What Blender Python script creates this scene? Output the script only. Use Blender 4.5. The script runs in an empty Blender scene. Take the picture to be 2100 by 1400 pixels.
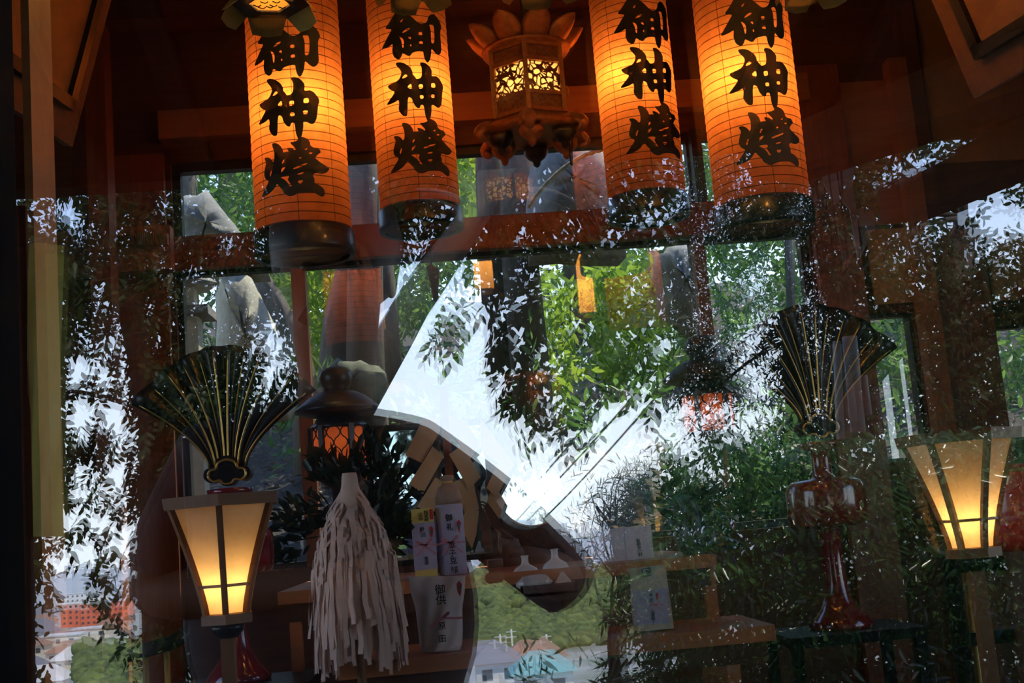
import bpy, bmesh, math, random
import numpy as np
from math import sin, cos, tan, pi, radians, sqrt, atan2, exp, log
from mathutils import Vector, Matrix
from mathutils.geometry import tessellate_polygon

S = bpy.context.scene
COL = S.collection
rng = np.random.default_rng(7)
random.seed(7)

# ------------------------------------------------------------------ camera
FPX, TILT, YAW, ROLL, CAMZ = 2500.0, radians(8.6), radians(4.0), radians(4.8), 1.25
GY = 0.85                                   # the shrine's front glass stands on this plane
F = np.array([sin(YAW)*cos(TILT), cos(YAW)*cos(TILT), sin(TILT)])
R0 = np.array([cos(YAW), -sin(YAW), 0.0]); U0 = np.cross(R0, F)
RX = cos(ROLL)*R0 - sin(ROLL)*U0
UX = sin(ROLL)*R0 + cos(ROLL)*U0
cd = bpy.data.cameras.new('camera'); cam = bpy.data.objects.new('camera', cd); COL.objects.link(cam)
cd.sensor_width = 36.0; cd.lens = 36.0*FPX/2100.0; cd.clip_start = 0.02; cd.clip_end = 9000
m = Matrix(((RX[0], UX[0], -F[0], 0), (RX[1], UX[1], -F[1], 0), (RX[2], UX[2], -F[2], CAMZ), (0, 0, 0, 1)))
cam.matrix_world = m
S.camera = cam

# ------------------------------------------------------------------ world, sun, exposure
S.view_settings.view_transform = 'Standard'; S.view_settings.look = 'None'
S.view_settings.gamma = 1.0; S.view_settings.exposure = 0.0; S.view_settings.use_curve_mapping = False
S.cycles.max_bounces = 9; S.cycles.diffuse_bounces = 3; S.cycles.glossy_bounces = 5
S.cycles.transmission_bounces = 6; S.cycles.transparent_max_bounces = 14
S.cycles.caustics_reflective = False; S.cycles.caustics_refractive = False
SKY = 3.3
w = bpy.data.worlds.new('sky'); S.world = w; w.use_nodes = True
nt = w.node_tree; nt.nodes.clear()
tc = nt.nodes.new('ShaderNodeTexCoord'); sp = nt.nodes.new('ShaderNodeSeparateXYZ')
nt.links.new(tc.outputs['Generated'], sp.inputs[0])
cr = nt.nodes.new('ShaderNodeValToRGB'); nt.links.new(sp.outputs['Z'], cr.inputs[0])
el = cr.color_ramp.elements
el[0].position = 0.0; el[0].color = (.80, .90, 1.0, 1)
el[1].position = 1.0; el[1].color = (.10, .22, .62, 1)
for p_, c_ in ((.06, (.77, .88, 1.0, 1)), (.14, (.68, .82, 1.0, 1)), (.22, (.52, .68, .98, 1)), (.34, (.33, .5, .9, 1)), (.6, (.18, .33, .75, 1))):
    e = el.new(p_); e.color = c_
bg = nt.nodes.new('ShaderNodeBackground'); bg.inputs['Strength'].default_value = SKY
wo = nt.nodes.new('ShaderNodeOutputWorld')
nt.links.new(cr.outputs[0], bg.inputs[0]); nt.links.new(bg.outputs[0], wo.inputs[0])
sl = bpy.data.lights.new('sun', 'SUN'); sl.energy = 9.0; sl.angle = radians(.6); sl.color = (1, .93, .8)
so = bpy.data.objects.new('sun', sl); COL.objects.link(so)
SUN = Vector((.36, .42, .83)).normalized()
so.rotation_euler = SUN.to_track_quat('Z', 'Y').to_euler()

# ------------------------------------------------------------------ pixels of the photograph -> points of the place
def ray(px, py):
    return F + RX*((px-1050.0)/FPX) + UX*((700.0-py)/FPX)
def P(px, py, Y):
    d = ray(px, py); p = d*(Y/d[1]); p[2] += CAMZ
    return Vector(p)
def RP(px, py, Yv):                          # a point seen by reflection in the front glass
    p = P(px, py, Yv); p.y = 2*GY - p.y
    return p
def mm(Y): return Y/FPX
def RPa(px, py, Yv):                         # the same for arrays
    d = F[None] + RX[None]*((px-1050)/FPX)[:, None] + UX[None]*((700-py)/FPX)[:, None]
    p = d*(Yv/d[:, 1])[:, None]; p[:, 2] += CAMZ; p[:, 1] = 2*GY-p[:, 1]
    return p
def Pa(px, py, Y):
    p = RPa(px, py, Y); p[:, 1] = 2*GY-p[:, 1]
    return p

# ------------------------------------------------------------------ materials
def N(nt, t, **k):
    n = nt.nodes.new('ShaderNode'+t)
    for a, v in k.items():
        if a in n.inputs: n.inputs[a].default_value = v
        else: setattr(n, a, v)
    return n
def mat(name, col, rough=.6, metal=0., col2=None, scale=12., stretch=(1, 1, 1), bump=0., coat=0., spec=.5):
    M = bpy.data.materials.new(name); M.use_nodes = True; t = M.node_tree
    b = t.nodes['Principled BSDF']
    b.inputs['Roughness'].default_value = rough; b.inputs['Metallic'].default_value = metal
    b.inputs['Base Color'].default_value = (*col, 1); b.inputs['Specular IOR Level'].default_value = spec
    if coat: b.inputs['Coat Weight'].default_value = coat; b.inputs['Coat Roughness'].default_value = .08
    if col2 or bump:
        tc = N(t, 'TexCoord'); mp = N(t, 'Mapping'); mp.inputs['Scale'].default_value = stretch
        t.links.new(tc.outputs['Object'], mp.inputs[0])
        nz = N(t, 'TexNoise', Scale=scale, Detail=6., Roughness=.62); t.links.new(mp.outputs[0], nz.inputs['Vector'])
        if col2:
            r = N(t, 'ValToRGB'); r.color_ramp.elements[0].position = .32; r.color_ramp.elements[1].position = .68
            r.color_ramp.elements[0].color = (*col, 1); r.color_ramp.elements[1].color = (*col2, 1)
            t.links.new(nz.outputs[0], r.inputs[0]); t.links.new(r.outputs[0], b.inputs['Base Color'])
        if bump:
            bp = N(t, 'Bump', Strength=bump, Distance=.01); t.links.new(nz.outputs[0], bp.inputs['Height'])
            t.links.new(bp.outputs[0], b.inputs['Normal'])
    return M
def leafmat(name, c1, c2, trans=.5, rough=.45, gl=.03):
    M = bpy.data.materials.new(name); M.use_nodes = True; t = M.node_tree; t.nodes.clear()
    tc = N(t, 'TexCoord'); nz = N(t, 'TexNoise', Scale=3.5, Detail=3.); t.links.new(tc.outputs['Object'], nz.inputs['Vector'])
    r = N(t, 'ValToRGB'); r.color_ramp.elements[0].position = .35; r.color_ramp.elements[1].position = .65
    r.color_ramp.elements[0].color = (*c1, 1); r.color_ramp.elements[1].color = (*c2, 1); t.links.new(nz.outputs[0], r.inputs[0])
    d = N(t, 'BsdfDiffuse'); tr = N(t, 'BsdfTranslucent'); g = N(t, 'BsdfGlossy', Roughness=rough)
    g.inputs['Color'].default_value = (1, 1, 1, 1)
    br = N(t, 'Gamma'); br.inputs[1].default_value = .8; t.links.new(r.outputs[0], br.inputs[0])
    t.links.new(r.outputs[0], d.inputs[0]); t.links.new(br.outputs[0], tr.inputs[0])
    a = N(t, 'MixShader'); a.inputs[0].default_value = trans; t.links.new(d.outputs[0], a.inputs[1]); t.links.new(tr.outputs[0], a.inputs[2])
    b = N(t, 'MixShader'); b.inputs[0].default_value = gl; t.links.new(a.outputs[0], b.inputs[1]); t.links.new(g.outputs[0], b.inputs[2])
    o = N(t, 'OutputMaterial'); t.links.new(b.outputs[0], o.inputs[0])
    return M
def glassmat(name, refl, tint=(1, 1, 1)):
    M = bpy.data.materials.new(name); M.use_nodes = True; t = M.node_tree; t.nodes.clear()
    a = N(t, 'BsdfTransparent'); a.inputs[0].default_value = (*tint, 1)
    g = N(t, 'BsdfGlossy', Roughness=0.0); g.inputs['Color'].default_value = (1, 1, 1, 1)
    x = N(t, 'MixShader'); x.inputs[0].default_value = refl
    t.links.new(a.outputs[0], x.inputs[1]); t.links.new(g.outputs[0], x.inputs[2])
    o = N(t, 'OutputMaterial'); t.links.new(x.outputs[0], o.inputs[0])
    return M
def papermat(name, tcol, dcol, trans=.6, ribs=0., seams=0, fibre=.25):
    """washi: scatters the light behind it; ribs = spacing of the bamboo hoops seen through it, seams = vertical joints"""
    M = bpy.data.materials.new(name); M.use_nodes = True; t = M.node_tree; t.nodes.clear()
    tc = N(t, 'TexCoord'); L = t.links.new
    nz = N(t, 'TexNoise', Scale=26., Detail=7., Roughness=.7); L(tc.outputs['Object'], nz.inputs['Vector'])
    mr = N(t, 'MapRange'); mr.inputs['To Min'].default_value = 1-fibre; mr.inputs['To Max'].default_value = 1+fibre*.6
    mr.inputs['From Min'].default_value = .3; mr.inputs['From Max'].default_value = .7
    L(nz.outputs[0], mr.inputs[0]); fac = mr.outputs[0]
    sp = N(t, 'SeparateXYZ'); L(tc.outputs['Object'], sp.inputs[0])
    def line(val, width):
        fr = N(t, 'Math', operation='FRACT'); L(val, fr.inputs[0])
        lt = N(t, 'Math', operation='GREATER_THAN'); lt.inputs[1].default_value = width; L(fr.outputs[0], lt.inputs[0])
        ad = N(t, 'Math', operation='MULTIPLY_ADD'); ad.inputs[1].default_value = .82; ad.inputs[2].default_value = .18; L(lt.outputs[0], ad.inputs[0])
        return ad.outputs[0]
    def mul(a, b):
        x = N(t, 'Math', operation='MULTIPLY'); L(a, x.inputs[0]); L(b, x.inputs[1]); return x.outputs[0]
    if ribs:
        wob = N(t, 'TexNoise', Scale=5.); L(tc.outputs['Object'], wob.inputs['Vector'])
        wz = N(t, 'Math', operation='MULTIPLY_ADD'); wz.inputs[1].default_value = .008; L(wob.outputs[0], wz.inputs[0]); L(sp.outputs['Z'], wz.inputs[2])
        dv = N(t, 'Math', operation='DIVIDE'); dv.inputs[1].default_value = ribs; L(wz.outputs[0], dv.inputs[0])
        fac = mul(fac, line(dv.outputs[0], .12))
    if seams:
        at = N(t, 'Math', operation='ARCTAN2'); L(sp.outputs['Y'], at.inputs[0]); L(sp.outputs['X'], at.inputs[1])
        ds = N(t, 'Math', operation='MULTIPLY'); ds.inputs[1].default_value = seams/(2*pi); L(at.outputs[0], ds.inputs[0])
        fac = mul(fac, line(ds.outputs[0], .018))
    def colour(c):
        m = N(t, 'VectorMath', operation='SCALE'); m.inputs[0].default_value = c; L(fac, m.inputs['Scale']); return m.outputs[0]
    d = N(t, 'BsdfDiffuse'); tr = N(t, 'BsdfTranslucent'); L(colour(dcol), d.inputs[0]); L(colour(tcol), tr.inputs[0])
    x = N(t, 'MixShader'); x.inputs[0].default_value = trans; L(d.outputs[0], x.inputs[1]); L(tr.outputs[0], x.inputs[2])
    o = N(t, 'OutputMaterial'); L(x.outputs[0], o.inputs[0])
    return M
def cutmat(name, col, scale, thick):
    """metal sheet pierced by a cut pattern of curls"""
    M = mat(name, col, .4, .9, tuple(c*1.7 for c in col), 60.); t = M.node_tree; L = t.links.new
    b = t.nodes['Principled BSDF']; out = [n for n in t.nodes if n.type == 'OUTPUT_MATERIAL'][0]
    tc = N(t, 'TexCoord'); wz = N(t, 'TexNoise', Scale=scale*.6); L(tc.outputs['Object'], wz.inputs['Vector'])
    mx = N(t, 'VectorMath', operation='SCALE'); mx.inputs['Scale'].default_value = .03; L(wz.outputs['Color'], mx.inputs[0])
    ad = N(t, 'VectorMath', operation='ADD'); L(tc.outputs['Object'], ad.inputs[0]); L(mx.outputs[0], ad.inputs[1])
    v = N(t, 'TexVoronoi', feature='DISTANCE_TO_EDGE', Scale=scale); L(ad.outputs[0], v.inputs['Vector'])
    g = N(t, 'Math', operation='GREATER_THAN'); g.inputs[1].default_value = thick; L(v.outputs['Distance'], g.inputs[0])
    tp = N(t, 'BsdfTransparent'); x = N(t, 'MixShader'); L(g.outputs[0], x.inputs[0]); L(b.outputs[0], x.inputs[1]); L(tp.outputs[0], x.inputs[2])
    L(x.outputs[0], out.inputs[0])
    return M
def emat(name, col, s):
    M = bpy.data.materials.new(name); M.use_nodes = True; t = M.node_tree; t.nodes.clear()
    e = N(t, 'Emission', Strength=s); e.inputs[0].default_value = (*col, 1); o = N(t, 'OutputMaterial'); t.links.new(e.outputs[0], o.inputs[0])
    return M

W_RED = mat('reddish wood', (.20, .062, .022), .5, 0, (.30, .10, .036), 6., (1, 8, 1), .12)
W_REDV = mat('reddish upright wood', (.19, .058, .02), .5, 0, (.28, .095, .034), 7., (9, 9, .6), .12)
W_DARK = mat('dark brown wood', (.070, .022, .006), .75, 0, (.105, .034, .010), 6., (.7, 8, 8), .12)
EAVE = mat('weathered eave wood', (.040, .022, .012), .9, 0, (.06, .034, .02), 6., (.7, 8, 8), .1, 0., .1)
W_LIGHT = mat('brown beam wood', (.32, .13, .045), .6, 0, (.40, .17, .06), 5., (.5, 9, 9), .1)
W_ORANGE = mat('vermilion altar wood', (.42, .13, .04), .42, 0, (.52, .18, .06), 5., (.6, 9, 9), .08)
W_LAMP = mat('honey lamp wood', (.20, .075, .022), .55, 0, (.27, .105, .032), 8., (6, 6, .8), .06)
PLASTER = mat('ochre plaster', (.46, .26, .09), .9, 0, (.52, .31, .11), 30., (1, 1, 1), .1)
BLACK = mat('black lacquer', (.008, .007, .007), .35, 0, None, coat=.1, spec=.25)
DARKFRAME = mat('dark window frame', (.022, .018, .016), .5)
REDLAC = mat('red lacquer', (.20, .008, .012), .16, 0, None, coat=.8)
DREDLAC = mat('maroon lacquer', (.09, .008, .016), .2, 0, None, coat=.8)
GOLD = mat('gilt', (.72, .42, .09), .35, .9, (.85, .55, .16), 40.)
BRASS = mat('dull brass', (.42, .30, .07), .5, .8, (.55, .40, .12), 30.)
BRONZE = mat('warm bronze', (.40, .17, .05), .42, .45, (.58, .28, .10), 55., (1, 1, 1), .25)
DBRONZE = mat('dark bronze', (.016, .016, .018), .38, .1, (.024, .024, .027), 20.)
INK = mat('black ink', (.008, .007, .006), .8)
L_PAPER = papermat('orange lantern paper', (1, .22, .05), (.30, .10, .03), .66, .0262, 8)
B_PAPER = papermat('lamp washi', (.95, .62, .27), (.75, .60, .42), .6, 0, 0, .12)
LINER = papermat('lantern lining paper', (1, .72, .35), (.8, .65, .4), .6, 0, 0, .1)
DLINER = papermat('orange lining paper', (.95, .28, .10), (.7, .3, .15), .6, 0, 0, .1)
WHITEP = papermat('white streamer paper', (.62, .44, .36), (.86, .63, .53), .25, 0, 0, .1)
TANP = mat('tan paper', (.62, .43, .22), .7, 0, (.68, .48, .26), 8.)
LAV = mat('lavender wrapping', (.42, .38, .52), .6, 0, (.48, .43, .57), 5.)
PINKW = mat('pinkish white bag paper', (.62, .53, .50), .75, 0, (.70, .61, .57), 7., (1, 1, 1), .5)
WHITEBOX = mat('white gift paper', (.66, .62, .68), .6, 0, (.72, .68, .73), 5.)
CERAM = mat('white ceramic', (.72, .68, .62), .22, 0, None, coat=.6)
SALT = mat('salt', (.75, .62, .50), .9, 0, None, bump=.4, scale=90.)
MIRROR = mat('polished mirror', (.93, .95, .97), .015, 1.)
WSTAND = mat('carved stand wood', (.13, .055, .026), .45, 0, (.18, .08, .04), 12., (1, 1, 1), .15)
REDP = mat('red print', (.55, .03, .03), .6); PINKR = mat('pink ribbon print', (.62, .22, .26), .6); GREENP = mat('green print', (.05, .12, .07), .6)
YELLOWC = mat('yellow carton', (.80, .62, .16), .5)
STONE = mat('grey stone', (.20, .19, .17), .9, 0, (.34, .32, .28), 9., (1, 1, 1), .8)
STONEW = mat('pale granite', (.50, .45, .33), .9, 0, (.62, .57, .44), 30., (1, 1, 1), .5)
BARK = mat('bark', (.085, .066, .045), .95, 0, (.17, .14, .10), 14., (1, 1, .35), 1.)
DBARK = mat('shaded bark', (.028, .023, .016), .95, 0, (.05, .042, .03), 14., (1, 1, .35), 1.)
STRAW = mat('straw', (.42, .33, .17), .9, 0, (.52, .42, .24), 40.)
SOIL = mat('leaf litter soil', (.035, .026, .018), 1., 0, (.08, .06, .04), 25., (1, 1, 1), .8)
G_FRONT1 = glassmat('front glass outer', .225, (.97, .99, .98)); G_FRONT2 = glassmat('front glass inner', .15, (.97, .99, .98))
G_BACK = glassmat('back glass', .16, (.96, .98, .96))

# ------------------------------------------------------------------ mesh helpers
class MB:
    def __init__(s): s.v = []; s.f = []; s.sm = []
    def add(s, vs, fs, smooth=False):
        b = len(s.v); s.v += [tuple(p) for p in vs]
        s.f += [tuple(i+b for i in f) for f in fs]; s.sm += [smooth]*len(fs); return s
    def box(s, a, b):
        x0, y0, z0 = (min(a[i], b[i]) for i in range(3)); x1, y1, z1 = (max(a[i], b[i]) for i in range(3))
        return s.add([(x0, y0, z0), (x1, y0, z0), (x1, y1, z0), (x0, y1, z0), (x0, y0, z1), (x1, y0, z1), (x1, y1, z1), (x0, y1, z1)],
                     [(0, 3, 2, 1), (4, 5, 6, 7), (0, 1, 5, 4), (1, 2, 6, 5), (2, 3, 7, 6), (3, 0, 4, 7)])
    def beam(s, a, b, w, h, up=(0, 0, 1)):
        a, b = Vector(a), Vector(b); d = (b-a).normalized(); r = d.cross(Vector(up))
        if r.length < 1e-4: r = d.cross(Vector((1, 0, 0)))
        r.normalize(); u = r.cross(d)
        vs = [p+r*(sx*w/2)+u*(sz*h/2) for p in (a, b) for sx, sz in ((-1, -1), (1, -1), (1, 1), (-1, 1))]
        return s.add(vs, [(3, 2, 1, 0), (4, 5, 6, 7), (0, 1, 5, 4), (1, 2, 6, 5), (2, 3, 7, 6), (3, 0, 4, 7)])
    def tube(s, pts, rad, n=8, cap=True, smooth=True):
        pts = [Vector(p) for p in pts]; k = len(pts)
        if not hasattr(rad, '__len__'): rad = [rad]*k
        vs = []; prev = None
        for i, p in enumerate(pts):
            t = (pts[min(i+1, k-1)]-pts[max(i-1, 0)])
            t = t.normalized() if t.length > 1e-9 else Vector((0, 0, 1))
            if prev is None:
                u = t.cross(Vector((0, 0, 1)));  u = u if u.length > .05 else t.cross(Vector((1, 0, 0)))
            else: u = prev - t*prev.dot(t)
            u.normalize(); prev = u; v = t.cross(u)
            vs += [p+(u*cos(2*pi*j/n)+v*sin(2*pi*j/n))*rad[i] for j in range(n)]
        fs = [(i*n+j, i*n+(j+1) % n, (i+1)*n+(j+1) % n, (i+1)*n+j) for i in range(k-1) for j in range(n)]
        if cap: fs += [tuple(range(n-1, -1, -1)), tuple((k-1)*n+j for j in range(n))]
        return s.add(vs, fs, smooth)
    def lathe(s, c, prof, n=32, smooth=True, cap=True, rot=0.):
        vs = []; k = len(prof)
        for r, z in prof: vs += [(c[0]+r*cos(2*pi*j/n+rot), c[1]+r*sin(2*pi*j/n+rot), c[2]+z) for j in range(n)]
        fs = [(i*n+j, i*n+(j+1) % n, (i+1)*n+(j+1) % n, (i+1)*n+j) for i in range(k-1) for j in range(n)]
        if cap: fs += [tuple(range(n-1, -1, -1)), tuple((k-1)*n+j for j in range(n))]
        return s.add(vs, fs, smooth)
    def ell(s, c, r, n=16, m=10, fn=None):
        vs = []
        for i in range(m+1):
            a = -pi/2+pi*i/m
            for j in range(n):
                b = 2*pi*j/n; p = Vector((r[0]*cos(a)*cos(b), r[1]*cos(a)*sin(b), r[2]*sin(a)))
                if fn: p = p*fn(p)
                vs.append((c[0]+p.x, c[1]+p.y, c[2]+p.z))
        return s.add(vs, [(i*n+j, i*n+(j+1) % n, (i+1)*n+(j+1) % n, (i+1)*n+j) for i in range(m) for j in range(n)], True)
    def prism(s, pts, off):
        """closed outline (3D points) swept along off"""
        n = len(pts); off = Vector(off); pts = [Vector(p) for p in pts]
        tri = tessellate_polygon([pts])
        fs = [tuple(t) for t in tri]+[tuple(i+n for i in reversed(t)) for t in tri]
        fs += [(i, (i+1) % n, (i+1) % n+n, i+n) for i in range(n)]
        return s.add(pts+[p+off for p in pts], fs)
def link(o, parent=None):
    COL.objects.link(o)
    if parent is not None: o.parent = parent
    return o
def origin(o):
    while o.parent is not None: o = o.parent
    return Vector(o.location)
def obj(name, mb, material, parent=None, loc=None):
    me = bpy.data.meshes.new(name)
    o0 = origin(parent) if parent is not None else Vector(loc if loc is not None else (0, 0, 0))
    me.from_pydata([(v[0]-o0.x, v[1]-o0.y, v[2]-o0.z) for v in mb.v], [], mb.f)
    me.polygons.foreach_set('use_smooth', mb.sm); me.validate(); me.update()
    bm = bmesh.new(); bm.from_mesh(me); bmesh.ops.recalc_face_normals(bm, faces=bm.faces); bm.to_mesh(me); bm.free()
    me.materials.append(material)
    o = bpy.data.objects.new(name, me)
    if parent is None: o.location = o0
    return link(o, parent)
def npmesh(name, V, Q, material, parent=None, mats=None, idx=None):
    me = bpy.data.meshes.new(name); o0 = origin(parent) if parent is not None else Vector((0, 0, 0))
    V = (V-np.array(o0)).astype(np.float32)
    me.vertices.add(len(V)); me.vertices.foreach_set('co', V.ravel())
    me.loops.add(Q.size); me.loops.foreach_set('vertex_index', Q.ravel().astype(np.int32))
    me.polygons.add(len(Q)); me.polygons.foreach_set('loop_start', np.arange(0, Q.size, Q.shape[1], dtype=np.int32))
    me.polygons.foreach_set('loop_total', np.full(len(Q), Q.shape[1], dtype=np.int32))
    me.update(calc_edges=True); me.validate(); me.materials.append(material)
    return link(bpy.data.objects.new(name, me), parent)
def tag(o, label=None, cat=None, group=None, kind=None):
    if label: o['label'] = label
    if cat: o['category'] = cat
    if group: o['group'] = group
    if kind: o['kind'] = kind
    return o
def thing(name, label, cat, loc, group=None):
    o = bpy.data.objects.new(name, None); o.empty_display_size = .05; COL.objects.link(o); o.location = Vector(loc)
    return tag(o, label, cat, group)
def struct(name, mb, m, parent=None):
    o = obj(name, mb, m, parent)
    if parent is None: o['kind'] = 'structure'
    return o
def copy_tree(o, parent=None):
    c = o.copy(); COL.objects.link(c)
    if parent is not None: c.parent = parent
    for ch in list(o.children): copy_tree(ch, c)
    return c
def point_light(name, loc, power, col, size, parent):
    l = bpy.data.lights.new(name, 'POINT'); l.energy = power; l.color = col; l.shadow_soft_size = size
    o = bpy.data.objects.new(name, l); COL.objects.link(o)
    o.parent = parent; o.location = Vector(loc)-origin(parent)
    return o
def bezier(pts, n):
    pts = [Vector(p) for p in pts]; out = []
    for i in range(n+1):
        q = pts; t = i/n
        while len(q) > 1: q = [a.lerp(b, t) for a, b in zip(q, q[1:])]
        out.append(q[0])
    return out
def chaikin(p, k=1):
    for _ in range(k):
        q = []
        for a, b in zip(p, p[1:]+p[:1]):
            q += [(a[0]*.78+b[0]*.22, a[1]*.78+b[1]*.22), (a[0]*.22+b[0]*.78, a[1]*.22+b[1]*.78)]
        p = q
    return p
def text(chars, Y, h, material, parent, name='written_character'):
    """characters [(char, px, py)] as raised print on a face standing at depth Y"""
    out = []
    for ch, px, py in chars:
        c = bpy.data.curves.new('t', 'FONT'); c.body = ch; c.size = h; c.align_x = 'CENTER'; c.align_y = 'CENTER'; c.extrude = .0004; c.offset = h*.012
        o = bpy.data.objects.new('t', c); COL.objects.link(o); bpy.context.view_layer.update()
        me = bpy.data.meshes.new_from_object(o); bpy.data.objects.remove(o)
        cx = (max(v.co.x for v in me.vertices)+min(v.co.x for v in me.vertices))/2 if len(me.vertices) else 0
        cy = (max(v.co.y for v in me.vertices)+min(v.co.y for v in me.vertices))/2 if len(me.vertices) else 0
        p = P(px, py, Y)-origin(parent)
        for v in me.vertices: v.co = Vector((p.x+v.co.x-cx, p.y-v.co.z, p.z+v.co.y-cy))
        me.materials.clear(); me.materials.append(material)
        out.append(link(bpy.data.objects.new(name, me), parent))
    return out
def flat(name, pxs, Y, material, parent, th=.0006):
    """a printed shape on a face standing at depth Y, its outline given in the photograph's pixels"""
    return obj(name, MB().prism([P(x, y, Y) for x, y in pxs], (0, -th, 0)), material, parent)

# ================================================================== THE SETTING
def rect(px0, py0, px1, py1, Y):
    """x0, x1, z0, z1 of an upright rectangle at depth Y"""
    ym, xm = (py0+py1)/2, (px0+px1)/2
    return P(px0, ym, Y).x, P(px1, ym, Y).x, P(xm, py1, Y).z, P(xm, py0, Y).z
def slab(mb, px0, py0, px1, py1, Y, d):
    x0, x1, z0, z1 = rect(px0, py0, px1, py1, Y); return mb.box((x0, Y, z0), (x1, Y+d, z1))
YB = 4.56; XL, XR = -1.95, 2.75; ZC = 3.25
FLOORZ = .42
struct('floor', MB().box((XL, GY+.1, FLOORZ-.1), (XR, YB+.1, FLOORZ)), W_DARK)
cm = MB().box((XL, GY-.05, ZC), (XR, YB+.2, ZC+.08))
for i in range(6): cm.box((XL, GY+.35+i*.75, ZC-.10), (XR, GY+.45+i*.75, ZC))
struct('ceiling', cm, W_DARK)
def side_wall(name, xa, xb):               # unseen side walls, each with a long window added to brighten the interior
    ya, yb, za, zb = 1.15, 3.0, .95, 2.35
    b = MB().box((xa, GY-.02, 0), (xb, ya, ZC)).box((xa, yb, 0), (xb, YB+.2, ZC)).box((xa, ya, 0), (xb, yb, za)).box((xa, ya, zb), (xb, yb, ZC))
    for q in (2.05,): b.box((xa+.02, q-.02, za), (xb-.02, q+.02, zb))
    struct(name, b, W_DARK)
side_wall('wall_left', XL-.1, XL)
side_wall('wall_right', XR, XR+.1)
# back wall levels and openings
wl, wr = P(352, 415, YB).x, P(1668, 560, YB).x
zt1, zt0 = P(900, 300, YB).z, P(900, 461, YB).z
zl1, zl0 = P(900, 516, YB).z, P(900, 1140, YB).z
r1 = rect(1797, 640, 1895, 945, YB); r2 = rect(2042, 662, 2190, 900, YB)
wb = MB(); T = .12
wb.box((XL, YB, zt1), (XR, YB+T, ZC)); wb.box((XL, YB, 0), (wl, YB+T, zt1)); wb.box((wl, YB, 0), (XR, YB+T, zl0))
wb.box((wl, YB, zl1), (wr, YB+T, zt0))
wb.box((wr, YB, zl0), (r1[0], YB+T, zt1)); wb.box((r1[0], YB, r1[3]), (r1[1], YB+T, zt1)); wb.box((r1[0], YB, zl0), (r1[1], YB+T, r1[2]))
wb.box((r1[1], YB, zl0), (r2[0], YB+T, zt1)); wb.box((r2[0], YB, r2[3]), (r2[1], YB+T, zt1)); wb.box((r2[0], YB, zl0), (r2[1], YB+T, r2[2]))
wb.box((r2[1], YB, zl0), (XR, YB+T, zt1))
struct('wall_back', wb, W_DARK)
# trims and posts on the back wall
def trim(n, px0, py0, px1, py1, Y, d, m, kind='trim'):
    return struct('%s_%d' % (kind, n), slab(MB(), px0, py0, px1, py1, Y, d), m)
zb = rect(325, 225, 1650, 275, YB-.06)
struct('trim_1', MB().box((P(325, 262, YB-.06).x, YB-.07, P(900, 206, YB).z), (P(1660, 200, YB-.06).x, YB, P(900, 262, YB).z)), W_LIGHT)
struct('trim_2', MB().box((XL, YB-.05, zl1-.012), (wr+.05, YB, zt0+.008)), W_RED)             # beam between the two rows of windows
struct('trim_3', MB().box((P(243, 600, YB).x, YB-.035, 0), (wl-.02, YB, zt1+.03)), W_REDV)      # panel left of the windows
struct('trim_4', MB().box((P(196, 600, YB-.3).x, YB-.36, 0), (P(238, 600, YB-.3).x, YB-.26, ZC)), W_REDV)
struct('trim_5', MB().box((P(1690, 700, YB).x, YB-.04, 0), (P(1782, 700, YB).x, YB, ZC-.3)), W_REDV)
struct('trim_6', MB().box((P(1884, 700, YB).x, YB-.07, 0), (P(1922, 700, YB).x, YB, ZC-.3)), W_LIGHT)
struct('trim_7', MB().box((P(1922, 700, YB).x, YB-.03, 0), (P(2038, 700, YB).x, YB, P(1980, 470, YB).z)), W_REDV)
trim(8, 1785, 468, 1882, 622, YB-.015, .015, PLASTER)
trim(9, 2030, 480, 2190, 612, YB-.015, .015, PLASTER)
trim(10, 1730, 165, 1880, 460, YB-.02, .02, W_LIGHT)
trim(11, 1888, -120, 2140, 330, YB-.02, .02, PLASTER)
trim(12, 1855, -140, 1892, 460, YB-.06, .06, W_DARK)
trim(13, 60, 470, 350, 560, YB-.2, .06, W_LIGHT)
gm = MB()
for i in range(22): slab(gm, 246+i*4.5, 478, 248.4+i*4.5, 500, YB-.24, .03)
struct('trim_14', gm, W_LIGHT)
struct('trim_15', MB().box((P(46, 180, 1.15).x, 1.15, FLOORZ), (P(108, 180, 1.22).x, 1.22, ZC)), W_ORANGE)   # inner post by the front glass
# windows: frame with its pane
def window(n, x0, x1, z0, z1, Y, bar, m=DARKFRAME, bars=()):
    f = MB(); d = .05
    f.box((x0, Y, z0), (x0+bar, Y+d, z1)); f.box((x1-bar, Y, z0), (x1, Y+d, z1))
    f.box((x0+bar, Y, z1-bar), (x1-bar, Y+d, z1)); f.box((x0+bar, Y, z0), (x1-bar, Y+d, z0+bar))
    o = struct('window_%d' % n, f, m)
    g = MB(); g.add([(x0+bar, Y+.025, z0+bar), (x1-bar, Y+.025, z0+bar), (x1-bar, Y+.025, z1-bar), (x0+bar, Y+.025, z1-bar)], [(0, 1, 2, 3)])
    obj('glass_pane', g, G_BACK, o)
    return o
mx = P(1434, 380, YB).x; ml = P(620, 700, YB).x; mr_ = P(1436, 560, YB).x
YW = YB+.03
window(1, wl, mx, zt0, zt1, YW, .03); window(2, mx, wr, zt0, zt1, YW, .03)
window(3, wl, ml, zl0, zl1, YW, .022); window(4, ml, mr_, zl0, zl1, YW, .022); window(5, mr_, wr, zl0, zl1, YW, .03)
window(6, *r1, YW, .012); window(7, *r2, YW, .012)
struct('trim_16', MB().box((ml-.026, YB-.03, zl0), (ml+.026, YB+.03, zl1)), W_REDV)
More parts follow.
